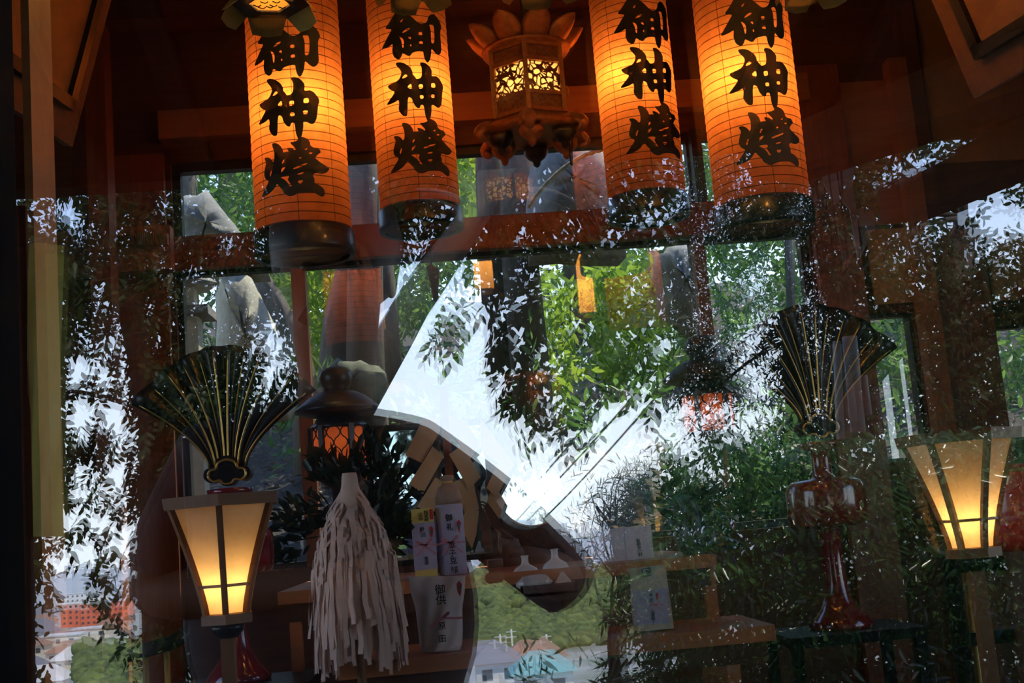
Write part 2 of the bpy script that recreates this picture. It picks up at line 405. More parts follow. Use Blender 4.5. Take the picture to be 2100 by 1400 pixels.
struct('trim_17', MB().box((mr_-.022, YB-.03, zl0), (mr_+.022, YB+.03, zl1)), W_REDV)
struct('trim_18', MB().box((mx-.02, YB-.03, zt0), (mx+.02, YB+.03, zt1)), DARKFRAME)
# front of the shrine: dark sash round one large opening, two panes of glass a hand apart
fx0, fx1, fz0, fz1 = P(40, 700, GY+.06).x, 1.15, .62, 2.30
ff = MB()
ff.box((XL-.4, GY-.06, 0), (fx0, GY+.06, ZC)); ff.box((fx1, GY-.06, 0), (XR+.4, GY+.06, ZC))
ff.box((fx0, GY-.06, fz1), (fx1, GY+.06, ZC)); ff.box((fx0, GY-.06, 0), (fx1, GY+.06, fz0))
wf = struct('window_8', ff, mat('blackened sash wood', (.003, .003, .004), .9, spec=.05))
def pane(y, mat_, rz, rx):
    c = Vector(((fx0+fx1)/2, y, CAMZ)); q = []
    for x, z in ((fx0, fz0), (fx1, fz0), (fx1, fz1), (fx0, fz1)):
        q.append((x, y+(x-c.x)*tan(rz)+(z-c.z)*tan(rx), z))
    return obj('glass_pane', MB().add(q, [(0, 1, 2, 3)]), mat_, wf)
pane(GY, G_FRONT1, 0, 0); pane(GY+.035, G_FRONT2, radians(.14), radians(.12))
# roof with its eaves: soffit, rafters, fascia
ez = RP(1100, 292, 3.0); EY = ez.y; EZ = ez.z
ev = MB()
ev.prism([(XL-1.2, EY, EZ), (XL-1.2, GY, EZ+.55), (XL-1.2, YB+.9, ZC+.5), (XL-1.2, YB+.9, ZC+.6), (XL-1.2, 2.6, ZC+1.6), (XL-1.2, EY-.05, EZ+.16)], (XR-XL+2.4, 0, 0))
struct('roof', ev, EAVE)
rm = MB()
for i in range(26):
    x = XL-1+i*.27; rm.beam((x, EY+.04, EZ-.02), (x, GY-.02, EZ+.53), .05, .06)
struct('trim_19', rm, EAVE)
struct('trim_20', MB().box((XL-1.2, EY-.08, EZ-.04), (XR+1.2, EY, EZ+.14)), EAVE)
# corner porch beams seen mirrored at the top right
hb = MB(); a_, b_ = RP(1600, 330, 2.9), RP(2180, 120, 1.9)
hb.beam(a_, b_, .16, .10); hb.beam(RP(1850, 420, 3.0), RP(2180, 270, 2.2), .12, .09)
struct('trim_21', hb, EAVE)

# ---- ground round the shrine
gr = MB().add([(-14, -5.2, -.02), (14, -5.2, -.02), (14, 5.3, 0), (-14, 5.3, 0)], [(0, 1, 2, 3)])
struct('ground', gr, SOIL)
# hillside rising behind the shrine
n = 40; X = np.linspace(-14, 18, n); Yg = np.linspace(5.02, 34, n)
XX, YY = np.meshgrid(X, Yg)
ZZ = .95+.30*(YY-5.02)**.92+.12*np.sin(XX*1.7+YY)*np.minimum(1, (YY-5)/2)+.07*np.sin(XX*4.1-YY*2.3)*np.minimum(1, (YY-5)/2)
V = np.stack([XX, YY, ZZ], -1).reshape(-1, 3)
ii = np.arange(n*n).reshape(n, n)
Q = np.stack([ii[:-1, :-1], ii[:-1, 1:], ii[1:, 1:], ii[1:, :-1]], -1).reshape(-1, 4)
hill_back = npmesh('hillside', V, Q, SOIL); hill_back['kind'] = 'structure'
def backz(x, y): return .95+.30*max(0, y-5.02)**.92
# slope falling away in front to the town plain
n = 60; X = np.linspace(-1, 1, n)
ys = np.array([-5.2, -8, -14, -30, -60, -110, -180, -300, -600, -1200, -2600, -6000.])
zs = np.array([-.02, -1.6, -5.5, -12, -17, -21, -25, -28, -32, -38, -45, -55.])
XX = X[None]*np.maximum(16, -ys*1.1)[:, None]; YY = np.repeat(ys[:, None], n, 1); ZZ = np.repeat(zs[:, None], n, 1)
V = np.stack([XX, YY, ZZ], -1).reshape(-1, 3); ii = np.arange(len(ys)*n).reshape(len(ys), n)
Q = np.stack([ii[:-1, :-1], ii[1:, :-1], ii[1:, 1:], ii[:-1, 1:]], -1).reshape(-1, 4)
TOWN = mat('town ground', (.10, .13, .07), 1., 0, (.36, .36, .34), .06)
pl = npmesh('terrain', V, Q, TOWN); pl['kind'] = 'structure'

# ================================================================== HANGING LANTERNS
LR = .14
def cyl_hit(px, py, c, r):
    """where the sight line of a pixel meets the upright cylinder round c: angle, height"""
    d = ray(px, py); a = d[0]**2+d[1]**2; b = -2*(d[0]*c[0]+d[1]*c[1]); k = c[0]**2+c[1]**2-r*r
    D = b*b-4*a*k
    t = (-b-sqrt(max(D, 0)))/(2*a); p = d*t
    return atan2(p[1]-c[1], p[0]-c[0]), p[2]+CAMZ
# brush strokes of the three characters: outlines and counters read off the second lantern
CH = [((780, 10), [
 [(460,90),(540,190),(590,190),(700,280),(800,370),(880,430),(960,420),(1030,370),(1060,240),(1150,200),(1230,260),(1310,390),(1340,510),(1310,570),(1320,800),(1340,1000),(1320,1080),(1270,1110),(1220,1080),(1120,950),(1115,1100),(1090,1220),(1040,1290),(990,1230),(955,1120),(945,1020),(860,1020),(740,1045),(690,1080),(660,1130),(600,1130),(490,1060),(470,1140),(430,1200),(370,1205),(300,1150),(262,1020),(280,900),(270,860),(200,920),(20,1005),(100,850),(200,650),(270,540),(100,535),(200,400),(300,220),(380,120)],
 [(470,630),(560,530),(650,510),(640,550),(560,600)], [(410,690),(480,720),(525,800),(515,940),(500,965),(480,900),(470,800)],
 [(600,720),(665,690),(680,775)], [(650,910),(670,860),(690,900),(680,925)], [(835,610),(915,595),(930,670),(850,675)],
 [(850,815),(930,800),(942,875),(855,868)], [(1060,440),(1165,425),(1190,600),(1190,850),(1110,855),(1110,600),(1090,500)], [(430,370),(520,290),(470,400)]]),
 ((785, 120), [
 [(290,100),(360,85),(470,100),(600,190),(660,290),(655,355),(700,390),(745,465),(860,425),(860,200),(815,130),(830,90),(900,90),(990,140),(1060,230),(1080,290),(1065,385),(1110,400),(1165,385),(1240,450),(1310,580),(1325,660),(1305,710),(1300,900),(1285,1020),(1250,1090),(1200,1090),(1130,1030),(1068,1025),(1075,1150),(1055,1300),(1010,1385),(985,1385),(930,1240),(905,1025),(835,1025),(815,1105),(750,1090),(680,1000),(645,880),(550,840),(550,1260),(490,1280),(440,1265),(350,1140),(370,1000),(350,905),(270,970),(75,1045),(180,890),(280,740),(200,710),(140,670),(110,605),(200,560),(360,485),(430,300),(300,160)],
 [(425,455),(440,410),(495,345),(545,375),(535,410)], [(530,640),(620,550),(645,600),(640,685)], [(785,575),(880,565),(888,660),(800,680)],
 [(1065,545),(1150,545),(1160,650),(1060,645)], [(808,815),(895,808),(902,890),(825,895)], [(1060,795),(1145,800),(1140,870),(1065,870)]]),
 ((795, 240), [
 [(310,140),(380,125),(460,150),(530,220),(560,280),(570,345),(640,320),(695,330),(640,240),(740,250),(820,310),(835,270),(750,190),(705,130),(800,130),(880,95),(900,45),(950,40),(1040,90),(1090,160),(1095,235),(1160,290),(1220,295),(1280,395),(1220,440),(1180,500),(1260,590),(1410,745),(1370,830),(1290,840),(1200,800),(1150,850),(1190,920),(1185,1020),(1250,1050),(1340,1140),(1360,1240),(1345,1310),(1300,1300),(1200,1210),(1100,1185),(900,1190),(820,1230),(740,1250),(680,1230),(590,1170),(575,1110),(520,1060),(440,960),(380,1070),(290,1150),(180,1210),(60,1245),(150,1100),(250,930),(240,905),(170,870),(130,780),(160,620),(190,530),(130,430),(230,415),(300,460),(350,530),(375,480),(380,330)],
 [(545,580),(560,500),(610,470),(590,540)], [(525,760),(545,650),(635,620),(590,700)], [(500,840),(690,810),(710,860),(670,890),(740,1000),(775,1040),(720,1050),(680,960),(590,880)],
 [(780,670),(1040,585),(1065,605),(930,660),(800,700)], [(870,795),(980,760),(995,795),(875,825)], [(865,940),(1005,925),(935,1020)], [(890,490),(920,430),(960,480)],
 [(995,300),(1065,275),(1030,325)], [(1065,375),(1155,380),(1105,425)], [(265,790),(300,690),(330,680),(300,800),(285,825)]])]
RH = .068
LANT = [  # axis px, py, depth, paper's lower edge px py, middle of the middle character px py, label
 (613.5, 300, 3.51, 622, 456, 597, 225, 'leftmost large orange paper lantern with black characters, hanging nearest the dark wall'),
 (848, 240, 4.13, 861, 413, 862, 190, 'second orange paper lantern from the left, just left of the bronze lantern'),
 (1313, 268, 4.18, 1325, 390, 1341, 158, 'third orange paper lantern from the left, just right of the bronze lantern'),
 (1546, 268, 3.46, 1562, 402, 1570, 164, 'rightmost large orange paper lantern with leaves mirrored over its foot')]
C2 = P(LANT[1][0], LANT[1][1], LANT[1][2]); th2, zz2 = cyl_hit(LANT[1][5], LANT[1][6], C2, LR)
def char_mesh(rings, off, c0, dth, dz, sc):
    """one character laid on the lantern paper (local to the lantern's base point c0)"""
    pl = []
    for i, r in enumerate(rings):
        r = chaikin(r, 2)
        q = []
        for x, y in r:
            th, z = cyl_hit(off[0]+x/10.767, off[1]+y/10.767, C2, LR); q.append(((th+pi/2)*LR, z))
        pl.append(q)
    flat2 = [p for q in pl for p in q]
    tri = tessellate_polygon([[Vector((a, b, 0)) for a, b in q] for q in pl])
    bm = bmesh.new(); vs = [bm.verts.new((a, 0, b)) for a, b in flat2]
    for t in tri:
        try: bm.faces.new([vs[i] for i in t])
        except ValueError: pass
    x0 = min(a for a, b in flat2); x1 = max(a for a, b in flat2); k = int((x1-x0)/.008)
    for i in range(1, k):
        bmesh.ops.bisect_plane(bm, geom=bm.verts[:]+bm.edges[:]+bm.faces[:], plane_co=(x0+i*.008, 0, 0), plane_no=(1, 0, 0))
    for v in bm.verts:
        th = th2+(v.co.x/LR-pi/2-th2)*sc+dth; z = zz2+(v.co.z-zz2)*sc
        v.co = Vector((C2.x+(LR+.0022)*cos(th)-C2.x, (LR+.0022)*sin(th), z+dz-c0.z))
    ext = bmesh.ops.extrude_face_region(bm, geom=bm.faces[:])
    for v in [g for g in ext['geom'] if isinstance(g, bmesh.types.BMVert)]:
        r = sqrt(v.co.x**2+v.co.y**2); v.co.x *= (r-.0015)/r; v.co.y *= (r-.0015)/r
    bmesh.ops.recalc_face_normals(bm, faces=bm.faces[:])
    me = bpy.data.meshes.new('brushed_character'); bm.to_mesh(me); bm.free(); me.materials.append(INK)
    return me
for cx, cy, Y, bx, by, mx_, my_, lab in LANT:
    C = P(cx, cy, Y); zb_ = P(bx, by, Y-LR).z; base = Vector((C.x, C.y, zb_-RH)); H = .92
    t = thing('paper_lantern', lab, 'lantern', base, 'row of orange paper lanterns')
    prof = []; k = int(H/.0131)
    for i in range(k+1):
        z = RH+i*.0131; prof.append((LR-(.0016 if i % 2 else 0), z))
    obj('paper_shade', MB().lathe(base, prof, 64, cap=False), L_PAPER, t)
    obj('lower_ring', MB().lathe(base, [(LR-.012, .0), (LR+.005, 0), (LR+.007, .012), (LR+.005, RH), (LR+.001, RH+.007), (LR-.012, RH+.007), (LR-.014, .01)], 56, cap=False), BLACK, t)
    up = obj('upper_ring', MB().lathe(base, [(LR-.05, RH+H), (LR+.004, RH+H-.005), (LR+.006, RH+H+.06), (LR-.03, RH+H+.075), (LR-.03, RH+H)], 48, cap=False), BLACK, t)
    obj('cord', MB().tube([base+Vector((0, 0, RH+H)), Vector((C.x, C.y, ZC+.02))], .006, 8), INK, t)
    obj('socket_bar', MB().box(base+Vector((-LR+.01, -.012, .004)), base+Vector((LR-.01, .012, .02))), W_DARK, t)
    th, zz = cyl_hit(mx_, my_, C, LR)
    for off, rings in CH:
        o = link(bpy.data.objects.new('brushed_character', char_mesh(rings, off, base, th-th2, zz-zz2, .89 if Y < 3.8 else 1.)), t)
    bz = zz+.03
    point_light('bulb', (C.x+(-.025 if bx > 1200 else .01), C.y-.050, bz), 4.4, (1, .77, .31), .03, t)

# ------------------------------------------------------------------ bronze lantern with the lotus crown
BY = 3.95; bc = P(1085, 185, BY); zt_, zbm = P(1078, 112, BY).z, P(1090, 250, BY).z
t = thing('bronze_lantern', 'hexagonal bronze hanging lantern with lotus petal crown and pierced lit panels', 'lantern', (bc.x, bc.y, zbm-.10))
hr = .134; ph = radians(-98)
def hexp(i, r, z): return Vector((bc.x+r*cos(ph+i*pi/3), bc.y+r*sin(ph+i*pi/3), z))
def hexring(mb, r0, r1, z0, z1):
    mb.lathe((bc.x, bc.y, 0), [(r1*.8, z0), (r0, z0), (r1, z1), (r1*.8, z1), (r1*.8, z0)], 6, False, False, ph); return mb
H_ = zt_-zbm
fr = MB()
for i in range(6): fr.beam(hexp(i, hr, zbm), hexp(i, hr, zt_), .014, .014)
for f0, f1 in ((0, .05), (.24, .29), (.72, .78), (.95, 1.0)): hexring(fr, hr+.005, hr+.005, zbm+H_*f0, zbm+H_*f1)
obj('frame', fr, BRONZE, t)
CUT = cutmat('pierced bronze', (.30, .14, .05), 46., .085)
FRIEZE = mat('chased bronze', (.30, .12, .04), .45, .45, (.5, .24, .09), 90., (1, 1, 1), 1.)
for i in range(6):
    a, b = hexp(i, hr-.004, 0), hexp(i+1, hr-.004, 0)
    for z0, z1, m_, nm in ((.29, .72, CUT, 'pierced_panel'), (.05, .24, FRIEZE, 'lower_frieze'), (.78, .95, FRIEZE, 'upper_frieze')):
        q = [Vector((p.x, p.y, zbm+H_*z)) for p, z in ((a, z0), (b, z0), (b, z1), (a, z1))]
        nrm = (q[1]-q[0]).cross(q[3]-q[0]).normalized()
        obj(nm, MB().prism(q, -nrm*.003), m_, t)
obj('paper_lining', MB().lathe((bc.x, bc.y, 0), [(hr-.014, zbm+.01), (hr-.014, zt_-.01)], 6, False, False, ph), LINER, t)
point_light('bulb', (bc.x, bc.y, zbm+H_*.5), 2.2, (1, .68, .3), .03, t)
# roof disc and petals
obj('roof_plate', MB().lathe((bc.x, bc.y, zt_), [(hr+.012, 0), (hr+.018, .012), (.085, .035), (.03, .06), (.012, .07), (.012, .02)], 24), BRONZE, t)
for i in range(9):
    az = ph+pi/9+i*2*pi/9; o_ = Vector((cos(az), sin(az), 0)); s_ = Vector((-sin(az), cos(az), 0)); tl = radians(44)
    L_ = o_*cos(tl)+Vector((0, 0, 1))*sin(tl); N_ = -o_*sin(tl)+Vector((0, 0, 1))*cos(tl)
    c0 = Vector((bc.x, bc.y, zt_-.004))+o_*.112; vs = []; nu, nv = 14, 14
    for j in range(nv+1):
        v = j/nv; ww = .049*max(0., sin(pi*(.10+.90*v)))**.62; th = .016*sin(pi*min(1, .08+.92*v))
        for i2 in range(nu):
            a2 = 2*pi*i2/nu; vs.append(c0+L_*(.132*v)+s_*(ww*cos(a2))+N_*(th*sin(a2)+.020*(cos(a2)**2)*sin(pi*v)))
    fs = [(j*nu+i2, j*nu+(i2+1) % nu, (j+1)*nu+(i2+1) % nu, (j+1)*nu+i2) for j in range(nv) for i2 in range(nu)]+[tuple(range(nu-1, -1, -1))]
    obj('lotus_petal', MB().add(vs, fs, True), BRONZE, t)
# neck, ring and hanging rod
obj('neck', MB().lathe((bc.x, bc.y, zt_), [(.022, .03), (.022, .09), (.012, .10), (.012, .13)], 16), BRONZE, t)
obj('hanging_rod', MB().tube([(bc.x, bc.y, zt_+.12), (bc.x, bc.y, ZC+.02)], .006, 8), DBRONZE, t)
# base: flared collar with curled ends and drooping buds
obj('base_collar', MB().lathe((bc.x, bc.y, zbm), [(hr, .004), (hr+.012, -.01), (hr+.05, -.028), (hr+.055, -.045), (hr+.02, -.055), (hr-.02, -.05), (.02, -.05)], 6, True, True, ph), BRONZE, t)
for i in range(6):
    az = ph+i*pi/3; d = Vector((cos(az), sin(az), 0))
    c0 = Vector((bc.x, bc.y, zbm))
    pts = [c0+d*(hr+.02)+Vector((0, 0, -.03)), c0+d*(hr+.06)+Vector((0, 0, -.034)), c0+d*(hr+.078)+Vector((0, 0, -.055)), c0+d*(hr+.06)+Vector((0, 0, -.078)), c0+d*(hr+.04)+Vector((0, 0, -.066))]
    obj('curled_bracket', MB().tube(bezier(pts, 10), [.022]*6+[.02, .018, .016, .014, .012], 10), BRONZE, t)
    e_ = c0+d*(hr-.012)+Vector((0, 0, -.052))
    obj('drooping_bud', MB().lathe(e_, [(.02, .0), (.042, -.004), (.043, -.02), (.03, -.04), (.014, -.052), (.012, -.064), (.004, -.072)], 18), DBRONZE if i % 2 else BRONZE, t)
d = (hexp(1, hr, zbm)+hexp(2, hr, zbm))/2
la = MB(); q = P(1152, 187, BY-.05)
la.ell(q, (.014, .008, .014)); la.ell(q+Vector((.017, 0, 0)), (.008, .007, .018)); la.ell(q+Vector((-.016, 0, 0)), (.009, .007, .009))
obj('latch', la, BRONZE, t)
obj('tassel_cord', MB().tube([P(1168, 285, BY), P(1170, 338, BY), P(1173, 340, BY), P(1173, 288, BY)], .0025, 6), INK, t)

# ------------------------------------------------------------------ brass lanterns at the very top, seen from below
def star_lantern(px, py, Y, R, lab, lit, rot):
    c = P(px, py, Y); t = thing('brass_lantern', lab, 'lantern', c, 'brass lanterns along the top')
    obj('body', MB().lathe(c, [(R*.55, .012), (R*.62, .02), (R*.6, .30), (R*.3, .36), (R*.05, .40)], 6, False, False, rot), LINER, t)  # unseen sides made of paper so the bulbs warm the upper walls
    obj('bottom_plate', MB().lathe(c, [(R*.52, -.002), (R, .0), (R, .014), (R*.55, .016), (R*.52, -.002)], 6, False, False, rot), DBRONZE, t)
    for i in range(6):
        a = rot+i*pi/3; b = a+pi/3; p, q = [c+Vector((R*cos(v), R*sin(v), .005)) for v in (a, b)]
        mid = (p+q)/2; o_ = (mid-c); o_.z = 0; o_.normalize()
        tip = mid+o_*R*.34+Vector((0, 0, -.034)); s1 = p.lerp(q, .0)+o_*R*.18+Vector((0, 0, -.012)); s2 = q+o_*R*.18+Vector((0, 0, -.012))
        l1 = p.lerp(q, .12)+o_*R*.30+Vector((0, 0, -.030)); l2 = p.lerp(q, .88)+o_*R*.30+Vector((0, 0, -.030))
        obj('pointed_flap', MB().prism([p, q, l2, tip, l1], o_*.0-Vector((0, 0, .003))), BRASS, t)
    lm = MB().lathe(c, [(R*.5, .002), (R*.5, .005)], 6, False, True, rot)
    obj('underside_paper', lm, LINER, t)
    if lit:
        for k in range(7):
            x = -R*.3+k*R*.1; y = (.06*sin(k*2.3))*R*3
            obj('pierced_scroll', MB().tube([c+Vector((x-R*.1, y-R*.05, -.003)), c+Vector((x, y+R*.06, -.003)), c+Vector((x+R*.08, y-R*.02, -.003))], .0013, 5), INK, t)
    point_light('bulb', c+Vector((0, 0, .06 if lit else .16)), 2.6 if lit else (45. if px > 1500 else 9.), (1, .56, .20), .02, t)  # lanterns without a lit underside get stronger bulbs to brighten the walls
    obj('hanging_rod', MB().tube([c+Vector((0, 0, .39)), Vector((c.x, c.y, ZC+.02))], .005, 6), DBRONZE, t)
star_lantern(553, 8, 2.45, .083, 'brass lantern with lit underside hanging before the leftmost paper lantern', True, radians(12))
star_lantern(852, -28, 2.85, .085, 'brass lantern with pointed flaps over the second paper lantern from the left', False, radians(20))
star_lantern(1112, -42, 2.7, .085, 'brass lantern with pointed flaps straight above the bronze lotus lantern', False, radians(5))
star_lantern(1672, -35, 2.5, .075, 'brass lantern with pointed flaps above and right of the rightmost paper lantern', False, radians(15))

# ================================================================== ALTAR
UY, LY = 3.45, 3.05
zu = P(900, 1186, UY).z; zlw = P(895, 1334, LY+.12).z
def shelf(name, lab, y0, y1, px0, px1, z, th, legs, zbot):
    x0 = P(px0, 1200, y0).x; x1 = P(px1, 1200, y0).x
    t = thing(name, lab, 'shelf', ((x0+x1)/2, (y0+y1)/2, zbot))
    obj('board', MB().box((x0, y0, z-th), (x1, y1, z)), W_ORANGE, t)
    for lx in legs:
        for yy in (y0+.03, y1-.03):
            if yy > y0+.1 and yy > 4.2: continue
            obj('leg', MB().box((lx-.016, yy-.016, zbot), (lx+.016, yy+.016, z-th)), W_ORANGE, t)
    obj('apron', MB().box((x0+.02, y0+.012, z-th-.05), (x1-.02, y0+.026, z-th)), W_DARK, t)
    return t
shelf('altar_shelf', 'upper reddish wooden altar shelf carrying the mirror and wrapped bottles', UY, 4.25, 568, 1475, zu, .034, (P(600, 1200, UY).x, P(1460, 1200, UY).x), FLOORZ)
shelf('altar_shelf', 'lower reddish wooden altar step with the rice bag on it', LY, 3.42, 682, 1580, zlw, .038, (P(752, 1300, LY).x, P(1500, 1300, LY).x), FLOORZ)
# drawer box between the steps
x0, x1, z0, z1 = rect(1150, 1192, 1262, 1262, 3.7)
t = thing('offering_box', 'plain brown wooden box under the upper altar shelf, right of the maroon tray', 'box', ((x0+x1)/2, 3.85, zlw))
obj('body', MB().box((x0, 3.62, zlw), (x1, 4.0, zu-.06)), W_LIGHT, t)
obj('lid', MB().box((x0-.01, 3.61, zu-.06), (x1+.01, 4.01, zu-.045)), W_RED, t)

# ------------------------------------------------------------------ fans on lacquer stands
def fan_stand(px, py, Y, lab):
    """px,py: middle of the cloud-shaped clasp the ribs spring from"""
    k = mm(Y); c = P(px, py, Y); zb_ = c.z-290*k-.10
    t = thing('fan_stand', lab, 'ornament', (c.x, c.y, zb_), 'gilt ribbed fans on lacquer stands')
    b = Vector((c.x, c.y, 0))
    prof = [(.0, -408), (62, -408), (64, -400), (56, -388), (40, -370), (28, -345), (22, -310), (20, -270), (20, -215), (24, -205), (60, -203), (76, -196), (81, -182), (81, -130), (78, -116), (66, -108), (26, -104), (20, -96), (19, -60), (22, -46), (44, -40), (46, -30), (24, -28), (0, -28)]
    obj('lacquer_column', MB().lathe((c.x, c.y, c.z), [(r*k, z*k) for r, z in prof], 40, True, False), REDLAC, t)
    t.location.z = c.z-408*k
    for o in t.children:
        for v in o.data.vertices: v.co.z += zb_-t.location.z
    # clasp: three-lobed cloud, black with gilt face
    cl = MB(); lob = [(-48, -6), (-44, 12), (-26, 14), (-22, 30), (0, 38), (22, 30), (26, 14), (44, 12), (48, -6), (34, -18), (18, -12), (10, -24), (-10, -24), (-18, -12), (-34, -18)]
    lob = chaikin(lob, 2)
    cl.prism([(c.x+x*k, c.y-.035, c.z+z*k) for x, z in lob], (0, .05, 0)); obj('clasp', cl, BLACK, t)
    rim = [Vector((c.x+x*k*.80, c.y-.037, c.z+(z*.80-1)*k)) for x, z in lob]
    obj('clasp_rim', MB().tube(rim+[rim[0]], .0034, 6), GOLD, t)
    def fp(u, v):
        x = 36*u*(1-.25*v)+(158*u)*v**1.55
        z = 14+(246-105*u*u)*v
        return Vector((c.x+x*k, c.y-.010+.012*cos(u*24)-.02*v, c.z+z*k))
    nu, nv = 60, 14; vs = [fp(-1+2*i/nu, j/nv) for j in range(nv+1) for i in range(nu+1)]
    sh = obj('fan_sheet', MB().add(vs, [(j*(nu+1)+i, j*(nu+1)+i+1, (j+1)*(nu+1)+i+1, (j+1)*(nu+1)+i) for j in range(nv) for i in range(nu)], True), BLACK, t)
    s = sh.modifiers.new('s', 'SOLIDIFY'); s.thickness = .003
    for i in range(12):
        u = -.98+1.96*i/11
        obj('gilt_rib', MB().tube([fp(u, j/14)+Vector((0, -.014, 0)) for j in range(14)], [.0030-.0012*j/14 for j in range(14)], 6), GOLD, t)
    return t
def low_table(px, py, Y, lab):
    k = mm(Y); c = P(px, py, Y); z = c.z-408*k
    t = thing('low_table', lab, 'table', (c.x, c.y, FLOORZ), 'black stands under the fans')
    obj('top', MB().box((c.x-.20, c.y-.16, z-.03), (c.x+.20, c.y+.16, z)), BLACK, t)
    for sx in (-1, 1):
        for sy in (-1, 1): obj('leg', MB().box((c.x+sx*.18-.015, c.y+sy*.14-.015, FLOORZ), (c.x+sx*.18+.015, c.y+sy*.14+.015, z-.03)), BLACK, t)
low_table(470, 972, 3.35, 'low black lacquer table under the left fan stand')
low_table(1676, 878, 3.65, 'low black lacquer table under the right fan stand')
fan_stand(470, 972, 3.35, 'gilt ribbed black fan on red lacquer stand behind the left paper lamp')
fan_stand(1676, 878, 3.65, 'gilt ribbed black fan on red lacquer stand at the right before the brown post')

# ------------------------------------------------------------------ flared paper lamps on posts
def paper_lamp(cx, top, bot, Y, rtop, rbot, rot, lab, power):
    k = mm(Y); c = P(cx, (top+bot)/2, Y); zt, zb_ = P(cx, top, Y).z, P(cx, bot, Y).z; H = zt-zb_
    t = thing('paper_lamp', lab, 'lamp', (c.x, c.y, FLOORZ), 'flared paper lamps on posts')
    def R(v): return (rbot+(rtop-rbot)*max(0., v)**1.28)*k
    def hp(i, v, e=0.): return Vector((c.x+(R(v)+e)*cos(rot+i*pi/3), c.y+(R(v)+e)*sin(rot+i*pi/3), zb_+H*v))
    for i in range(6):
        vs = []; 
        for j in range(13): vs += [hp(i, j/12, -.004), hp(i+1, j/12, -.004)]
        obj('paper_side', MB().add(vs, [(2*j, 2*j+1, 2*j+3, 2*j+2) for j in range(12)], True), B_PAPER, t)
        rb = MB()
        for j in range(12): rb.beam(hp(i, j/12-.004), hp(i, (j+1)/12+.004), .0125, .0105, (cos(rot+i*pi/3), sin(rot+i*pi/3), 0))
        obj('corner_rib', rb, W_LAMP, t)
    ring = MB()
    for i in range(6): ring.beam(hp(i, .27, .002), hp(i+1, .27, .002), .006, .006)
    obj('cross_bar', ring, W_LAMP, t)
    z0 = zt
    obj('top_rim', MB().lathe((c.x, c.y, zt), [(R(1)-.012, -.006), (R(1)+.012, -.008), (R(1)+.016, .016), (R(1)-.008, .016), (R(1)-.012, -.006)], 6, False, False, rot), W_LAMP, t)
    obj('foot_rim', MB().lathe((c.x, c.y, zb_), [(.004, -.016), (R(0)+.012, -.016), (R(0)+.012, .004), (R(0)-.004, .006), (.004, .004)], 6, False, False, rot), W_LAMP, t)
    obj('post', MB().box((c.x-.0135, c.y-.0135, FLOORZ), (c.x+.0135, c.y+.0135, zb_-.014)), W_LAMP, t)
    obj('collar', MB().lathe((c.x, c.y, zb_), [(.02, -.045), (.034, -.03), (.036, -.016), (.02, -.016)], 18), BLACK, t)
    obj('foot', MB().lathe((c.x, c.y, FLOORZ), [(.10, 0), (.10, .015), (.05, .03), (.02, .045)], 24), BLACK, t)
    point_light('bulb', (c.x, c.y, zb_+H*.30), power, (1, .74, .40), .02, t)
paper_lamp(460, 1032, 1262, 2.6, 112, 44, radians(-83), 'glowing flared paper lamp with wooden ribs at the left, before the left fan', .62)
paper_lamp(1980, 900, 1128, 2.6, 112, 44, radians(-83), 'glowing flared paper lamp with wooden ribs at the far right', .62)

# ------------------------------------------------------------------ dark lanterns with ogee lattice
def dome_lantern(px, py, Y, lab, pw):
    k = mm(Y); c = P(px, py, Y); t = thing('dome_lantern', lab, 'lantern', (c.x, c.y, zu if Y < 4.25 else FLOORZ), 'dark lanterns with domed caps')
    def la(p, n=40): return MB().lathe(c, [(r*k, z*k) for r, z in p], n)
    obj('knob', la([(3, 146), (22, 146), (31, 138), (34, 126), (31, 112), (25, 104), (27, 96), (3, 96)]), DBRONZE, t)
    obj('domed_cap', la([(24, 98), (40, 95), (58, 86), (78, 70), (88, 60), (86, 55), (60, 48), (36, 44), (3, 44)]), DBRONZE, t)
    obj('upper_rim', la([(3, 44), (44, 44), (50, 34), (58, 28), (58, 20), (3, 20)], 6), DBRONZE, t)
    obj('paper_lining', MB().lathe(c, [(52*k, -52*k), (52*k, 22*k)], 24, True, False), DLINER, t)
    lt = MB(); R = 58*k; ns = 26; dz = 21*k
    for s in range(ns):
        pts = []
        for j in range(41):
            z = (-54+78*j/40)*k; sg = 1 if s % 2 else -1
            w_ = sin(z/dz*pi); w_ = math.copysign(abs(w_)**.75, w_)
            a = (s+.5+sg*.46*w_)*2*pi/ns
            pts.append((c.x+R*cos(a), c.y+R*sin(a), c.z+z))
        lt.tube(pts, .0021, 5)
    obj('ogee_lattice', lt, DBRONZE, t)
    for i in range(6):
        a = radians(-62)+i*pi/3; d = Vector((cos(a), sin(a), 0))
        obj('corner_post', MB().beam(c+d*R*1.02+Vector((0, 0, -56*k)), c+d*R*1.02+Vector((0, 0, 26*k)), .016, .012, d), DBRONZE, t)
    obj('lower_bowl', la([(3, -54), (58, -54), (60, -60), (52, -78), (34, -92), (22, -100), (20, -130), (3, -130)]), DBRONZE, t)
    zf = t.location.z
    obj('stem', MB().lathe((c.x, c.y, zf), [(.07, 0), (.07, .012), (.03, .03), (.022, .06), (.022, c.z-125*k-zf)], 20), DBRONZE, t)
    point_light('bulb', c+Vector((0, 0, -12*k)), pw, (1, .55, .25), .02, t)
dome_lantern(696, 900, 3.85, 'dark lantern with domed cap and orange lattice left of the tan zigzag papers', .20)
dome_lantern(1450, 832, 3.95, 'dark lantern with domed cap and orange lattice on the right, partly hidden by mirrored leaves', .20)

